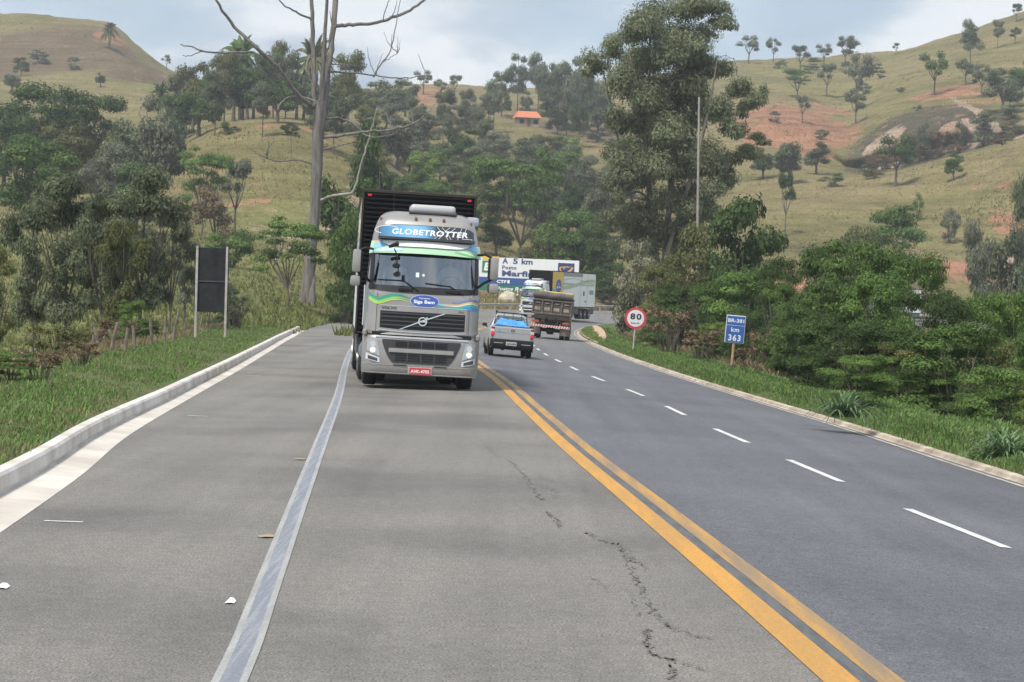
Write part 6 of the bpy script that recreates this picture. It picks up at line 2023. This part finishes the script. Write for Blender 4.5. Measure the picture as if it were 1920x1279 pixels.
for pts, ws in [([(1238, 585, 0), (1232, 500, 0), (1222, 420, 0), (1215, 320, 0), (1200, 200, 0), (1180, 100, 0)], [18, 14, 12, 10, 7, 3]),
                ([(1240, 585, 0), (1246, 500, 1), (1252, 420, 1), (1262, 300, 1), (1275, 160, 0), (1285, 40, 0)], [18, 13, 12, 11, 8, 3]),
                ([(1238, 540, 0), (1252, 470, -1), (1278, 390, -2), (1305, 300, -2), (1330, 200, -2), (1345, 110, -2)], [12, 9, 8, 7, 5, 2]),
                ([(1262, 460, 0), (1320, 370, 0), (1370, 310, 1), (1425, 262, 2)], [7, 6, 5, 2]),
                ([(1240, 540, 0), (1212, 470, 2), (1190, 400, 3), (1172, 320, 3), (1150, 220, 2), (1128, 120, 2)], [10, 8, 6, 5, 4, 2]),
                ([(1222, 380, 0), (1198, 360, -1), (1170, 370, -2)], [5, 4, 2]), ([(1330, 200, -2), (1370, 185, -2), (1430, 178, -2)], [4, 3, 1.5]),
                ([(1275, 160, 0), (1320, 90, 0), (1350, 40, 0)], [5, 3, 1.5]), ([(1200, 200, 0), (1225, 110, 0), (1230, 30, 0)], [5, 4, 2])]: limb2(pts, ws)
m.build('trunk', [mat('eucalyptus_bark', (.20, .17, .14), .9, var=.35, scale=1.5)], T, 60)

# --- grass: tufts of blades on both verges (nobody could count them)
def tufts(name, P, hts, leaf, nb=6, seed=1, wide=.012):
    g = np.random.default_rng(seed)
    P = np.repeat(np.asarray(P), nb, 0)
    hts = np.repeat(np.asarray(hts), nb)
    n = len(P)
    a = g.random(n) * 6.283
    lean = g.uniform(.1, .75, n)
    P = P + np.stack([g.normal(0, .06, n), g.normal(0, .06, n), np.full(n, -.02)], 1)
    h = hts * g.uniform(.5, 1.2, n)
    d = np.stack([np.cos(a), np.sin(a), np.zeros(n)], 1)
    s = np.stack([-np.sin(a), np.cos(a), np.zeros(n)], 1)
    w = (wide * (.6 + h * 3))[:, None]
    up = np.array([0, 0, 1.0])
    m1 = P + d * (h * lean * .35)[:, None] + up * (h * .62)[:, None]
    m2 = P + d * (h * lean)[:, None] + up * (h * (1 - .25 * lean))[:, None]
    V = np.empty((n, 4, 3))
    V[:, 0] = P - s * w
    V[:, 1] = P + s * w
    V[:, 2] = m1 * .35 + m2 * .65 + s * w * .35
    V[:, 3] = m2
    o = quads_obj(name, V.reshape(-1, 3), leaf, None, g.random(n))
    return tag(o, None, None, None, 'stuff')
def verge_points(N_, P, nrm, bvh, o0, o1, y0, y1, seed):
    g = np.random.default_rng(seed)
    out = []
    yy = np.exp(g.uniform(math.log(y0), math.log(y1), N_))
    oo = o0 + (o1 - o0) * g.random(N_)
    for y, o in zip(yy, oo):
        k = int(np.clip(np.searchsorted(P[:, 1], y), 1, len(P) - 1))
        t = (y - P[k - 1, 1]) / (P[k, 1] - P[k - 1, 1])
        q = P[k - 1] + (P[k] - P[k - 1]) * t
        n_ = nrm[k - 1]
        x, y2 = q[0] + n_[0] * o, q[1] + n_[1] * o
        patch = mnoise.noise((x * .55, y2 * .35, 7)) + .5 * mnoise.noise((x * 1.7, y2 * 1.2, 2))
        if patch < -.28 and g.random() < .8: continue
        h = bvh.ray_cast(Vector((x, y2, 50)), Vector((0, 0, -1)))
        if h[0]: out.append((x, y2, h[0].z, patch, o))
    return np.array(out)
G_FRESH = leaf_mat('grass_fresh', (.072, .125, .034), (.18, .28, .088), .4)
G_DULL = leaf_mat('grass_dull', (.12, .12, .055), (.25, .24, .125), .4)
G_STRAW = leaf_mat('grass_straw', (.16, .125, .07), (.32, .26, .15), .4)
iL = 12 * 10
q = verge_points(42000, LN[:iL], LNn[:iL], bvh_vl, .66, 4.6, 13, 190, 11)
k = rng.random(len(q)) < .45 + .3 * (q[:, 3] < 0)
hh = .055 + .09 * np.clip(q[:, 3] + .3, 0, 1) + .05 * rng.random(len(q)) + .06 * (q[:, 4] > 3) 
tufts('grass', q[~k, :3], hh[~k], G_FRESH, 6, 1)
tufts('grass', q[k, :3], hh[k] * .8, G_DULL, 5, 2)
iR = 12 * 11
q = verge_points(60000, RN[:iR], RNn[:iR], bvh_vr, .2, 4.4, 22, 230, 12)
k = rng.random(len(q)) < .28
hh = .11 + .12 * np.clip(q[:, 3] + .3, 0, 1) + .05 * rng.random(len(q)) + .12 * (q[:, 4] > 2.6) - .05 * (q[:, 4] < .6)
tufts('grass', q[~k, :3], hh[~k], G_FRESH, 6, 3)
tufts('grass', q[k, :3], hh[k] * .9, G_DULL, 5, 4)
# tall straw grass at the outer edge of the verges and on the bank behind the guardrail
q = verge_points(6000, RN[:iR], RNn[:iR], bvh_vr, 3.4, 5.5, 85, 200, 13)
tufts('dry_grass', q[:, :3], .45 + .4 * rng.random(len(q)), G_STRAW, 7, 5, .005)
q = verge_points(5000, LN[:iL], LNn[:iL], bvh_vl, 3.4, 6, 40, 190, 14)
tufts('dry_grass', q[:, :3], .22 + .25 * rng.random(len(q)), G_STRAW, 7, 6, .005)
pts = []
for _ in range(5000):
    x = random.uniform(895, 1240)
    Zd_ = random.uniform(298, 336)
    p = at_z(x, Zd_, .5)
    zr = road_z(p[0], p[1])
    if zr is not None: continue
    pts.append((p[0], p[1], ground_z(p[0], p[1])))
tufts('dry_grass', pts, .28 + .35 * rng.random(len(pts)), leaf_mat('bank_straw', (.17, .14, .07), (.33, .285, .15), .4), 6, 7, .02)
# green pasture tufts and clumps on the slope at left
pts = []
for _ in range(9000):
    x = random.uniform(-60, 660)
    Zd_ = math.exp(random.uniform(math.log(120), math.log(300)))
    p = at_z(x, Zd_, 0)
    pts.append((p[0], p[1], ground_z(p[0], p[1])))
tufts('pasture_grass', pts, .25 + .35 * rng.random(len(pts)) ** 2, leaf_mat('pasture_green', (.13, .15, .05), (.23, .25, .095), .4), 5, 8, .03)

# rough grass and weeds over the hills
g_ = np.random.default_rng(77)
pts = [[], []]
for _ in range(60000):
    h = ray_hit(g_.uniform(-40, 1960), g_.uniform(10, 480))
    if h is None or h[1] > 1000: continue
    v = mnoise.noise((h[0] * .05, h[1] * .05, 2)) + .6 * mnoise.noise((h[0] * .3, h[1] * .3, 9))
    if v < -.1 and g_.random() < .75: continue
    pts[1 if v > .34 else 0].append(h)
tufts('hill_grass', pts[0], .14 + .26 * g_.random(len(pts[0])), leaf_mat('hill_straw', (.24, .21, .10), (.38, .325, .165), .4), 4, 9, .05)
tufts('hill_grass', pts[1], .18 + .35 * g_.random(len(pts[1])), leaf_mat('hill_weeds', (.13, .135, .05), (.24, .235, .10), .4), 4, 10, .05)

# --- long-leaved grass clumps on the right verge
def strap(label, x, Zd_, n, L, seed):
    g = np.random.default_rng(seed)
    b = base_at(x, Zd_)
    V, tone = [], []
    for k in range(n):
        a = g.random() * 6.283
        el = g.uniform(.5, 1.35)
        l = L * g.uniform(.6, 1.1)
        o = np.array([g.normal(0, .13), g.normal(0, .13), -.05])
        prev = None
        for s in range(8):
            t = s / 7
            rad = l * t * math.cos(el) + .15 * l * t * t
            hz = l * t * math.sin(el) - .75 * l * t ** 2.3 * (1.1 - .35 * el)
            c = o + np.array([rad * math.cos(a), rad * math.sin(a), hz])
            w = np.array([-math.sin(a), math.cos(a), 0]) * .020 * (1 - t ** 3 * .9)
            if prev is not None: V += [prev[0] - prev[1], prev[0] + prev[1], c + w, c - w]; tone.append(g.uniform(.15, .9))
            prev = (c, w)
    o = quads_obj('strap_leaf_clump', np.array(V), leaf_mat('strap_leaf', (.06, .105, .048), (.16, .24, .12), .3), None, tone)
    o.location = b
    tag(o, label, 'plant')
strap('arching long-leaved clump on the right verge, the farther one beside the kerb', 1585, 46.5, 170, 1.0, 1)
strap('arching long-leaved clump on the right verge, the nearer one at the right border', 1885, 38.5, 190, .9, 2)
strap('small rosette of long leaves deep under the bush at the right border', 1890, 42, 60, .9, 3)

# ------------------------------------------------------------------ haze: a box of even, thin air round everything
hz = MB().box((0, 700, 120), (3200, 2900, 620)).build('haze', [], None, 0)
hm = bpy.data.materials.new('thin_haze')
hm.use_nodes = True
t = hm.node_tree
t.nodes.clear()
pv = N(t, 'ShaderNodeVolumePrincipled', Density=HAZE)
pv.inputs['Color'].default_value = (.86, .90, .95, 1)
pv.inputs['Anisotropy'].default_value = 0.2
oo = N(t, 'ShaderNodeOutputMaterial')
t.links.new(pv.outputs[0], oo.inputs['Volume'])
hz.data.materials.append(hm)
hz['kind'] = 'stuff'
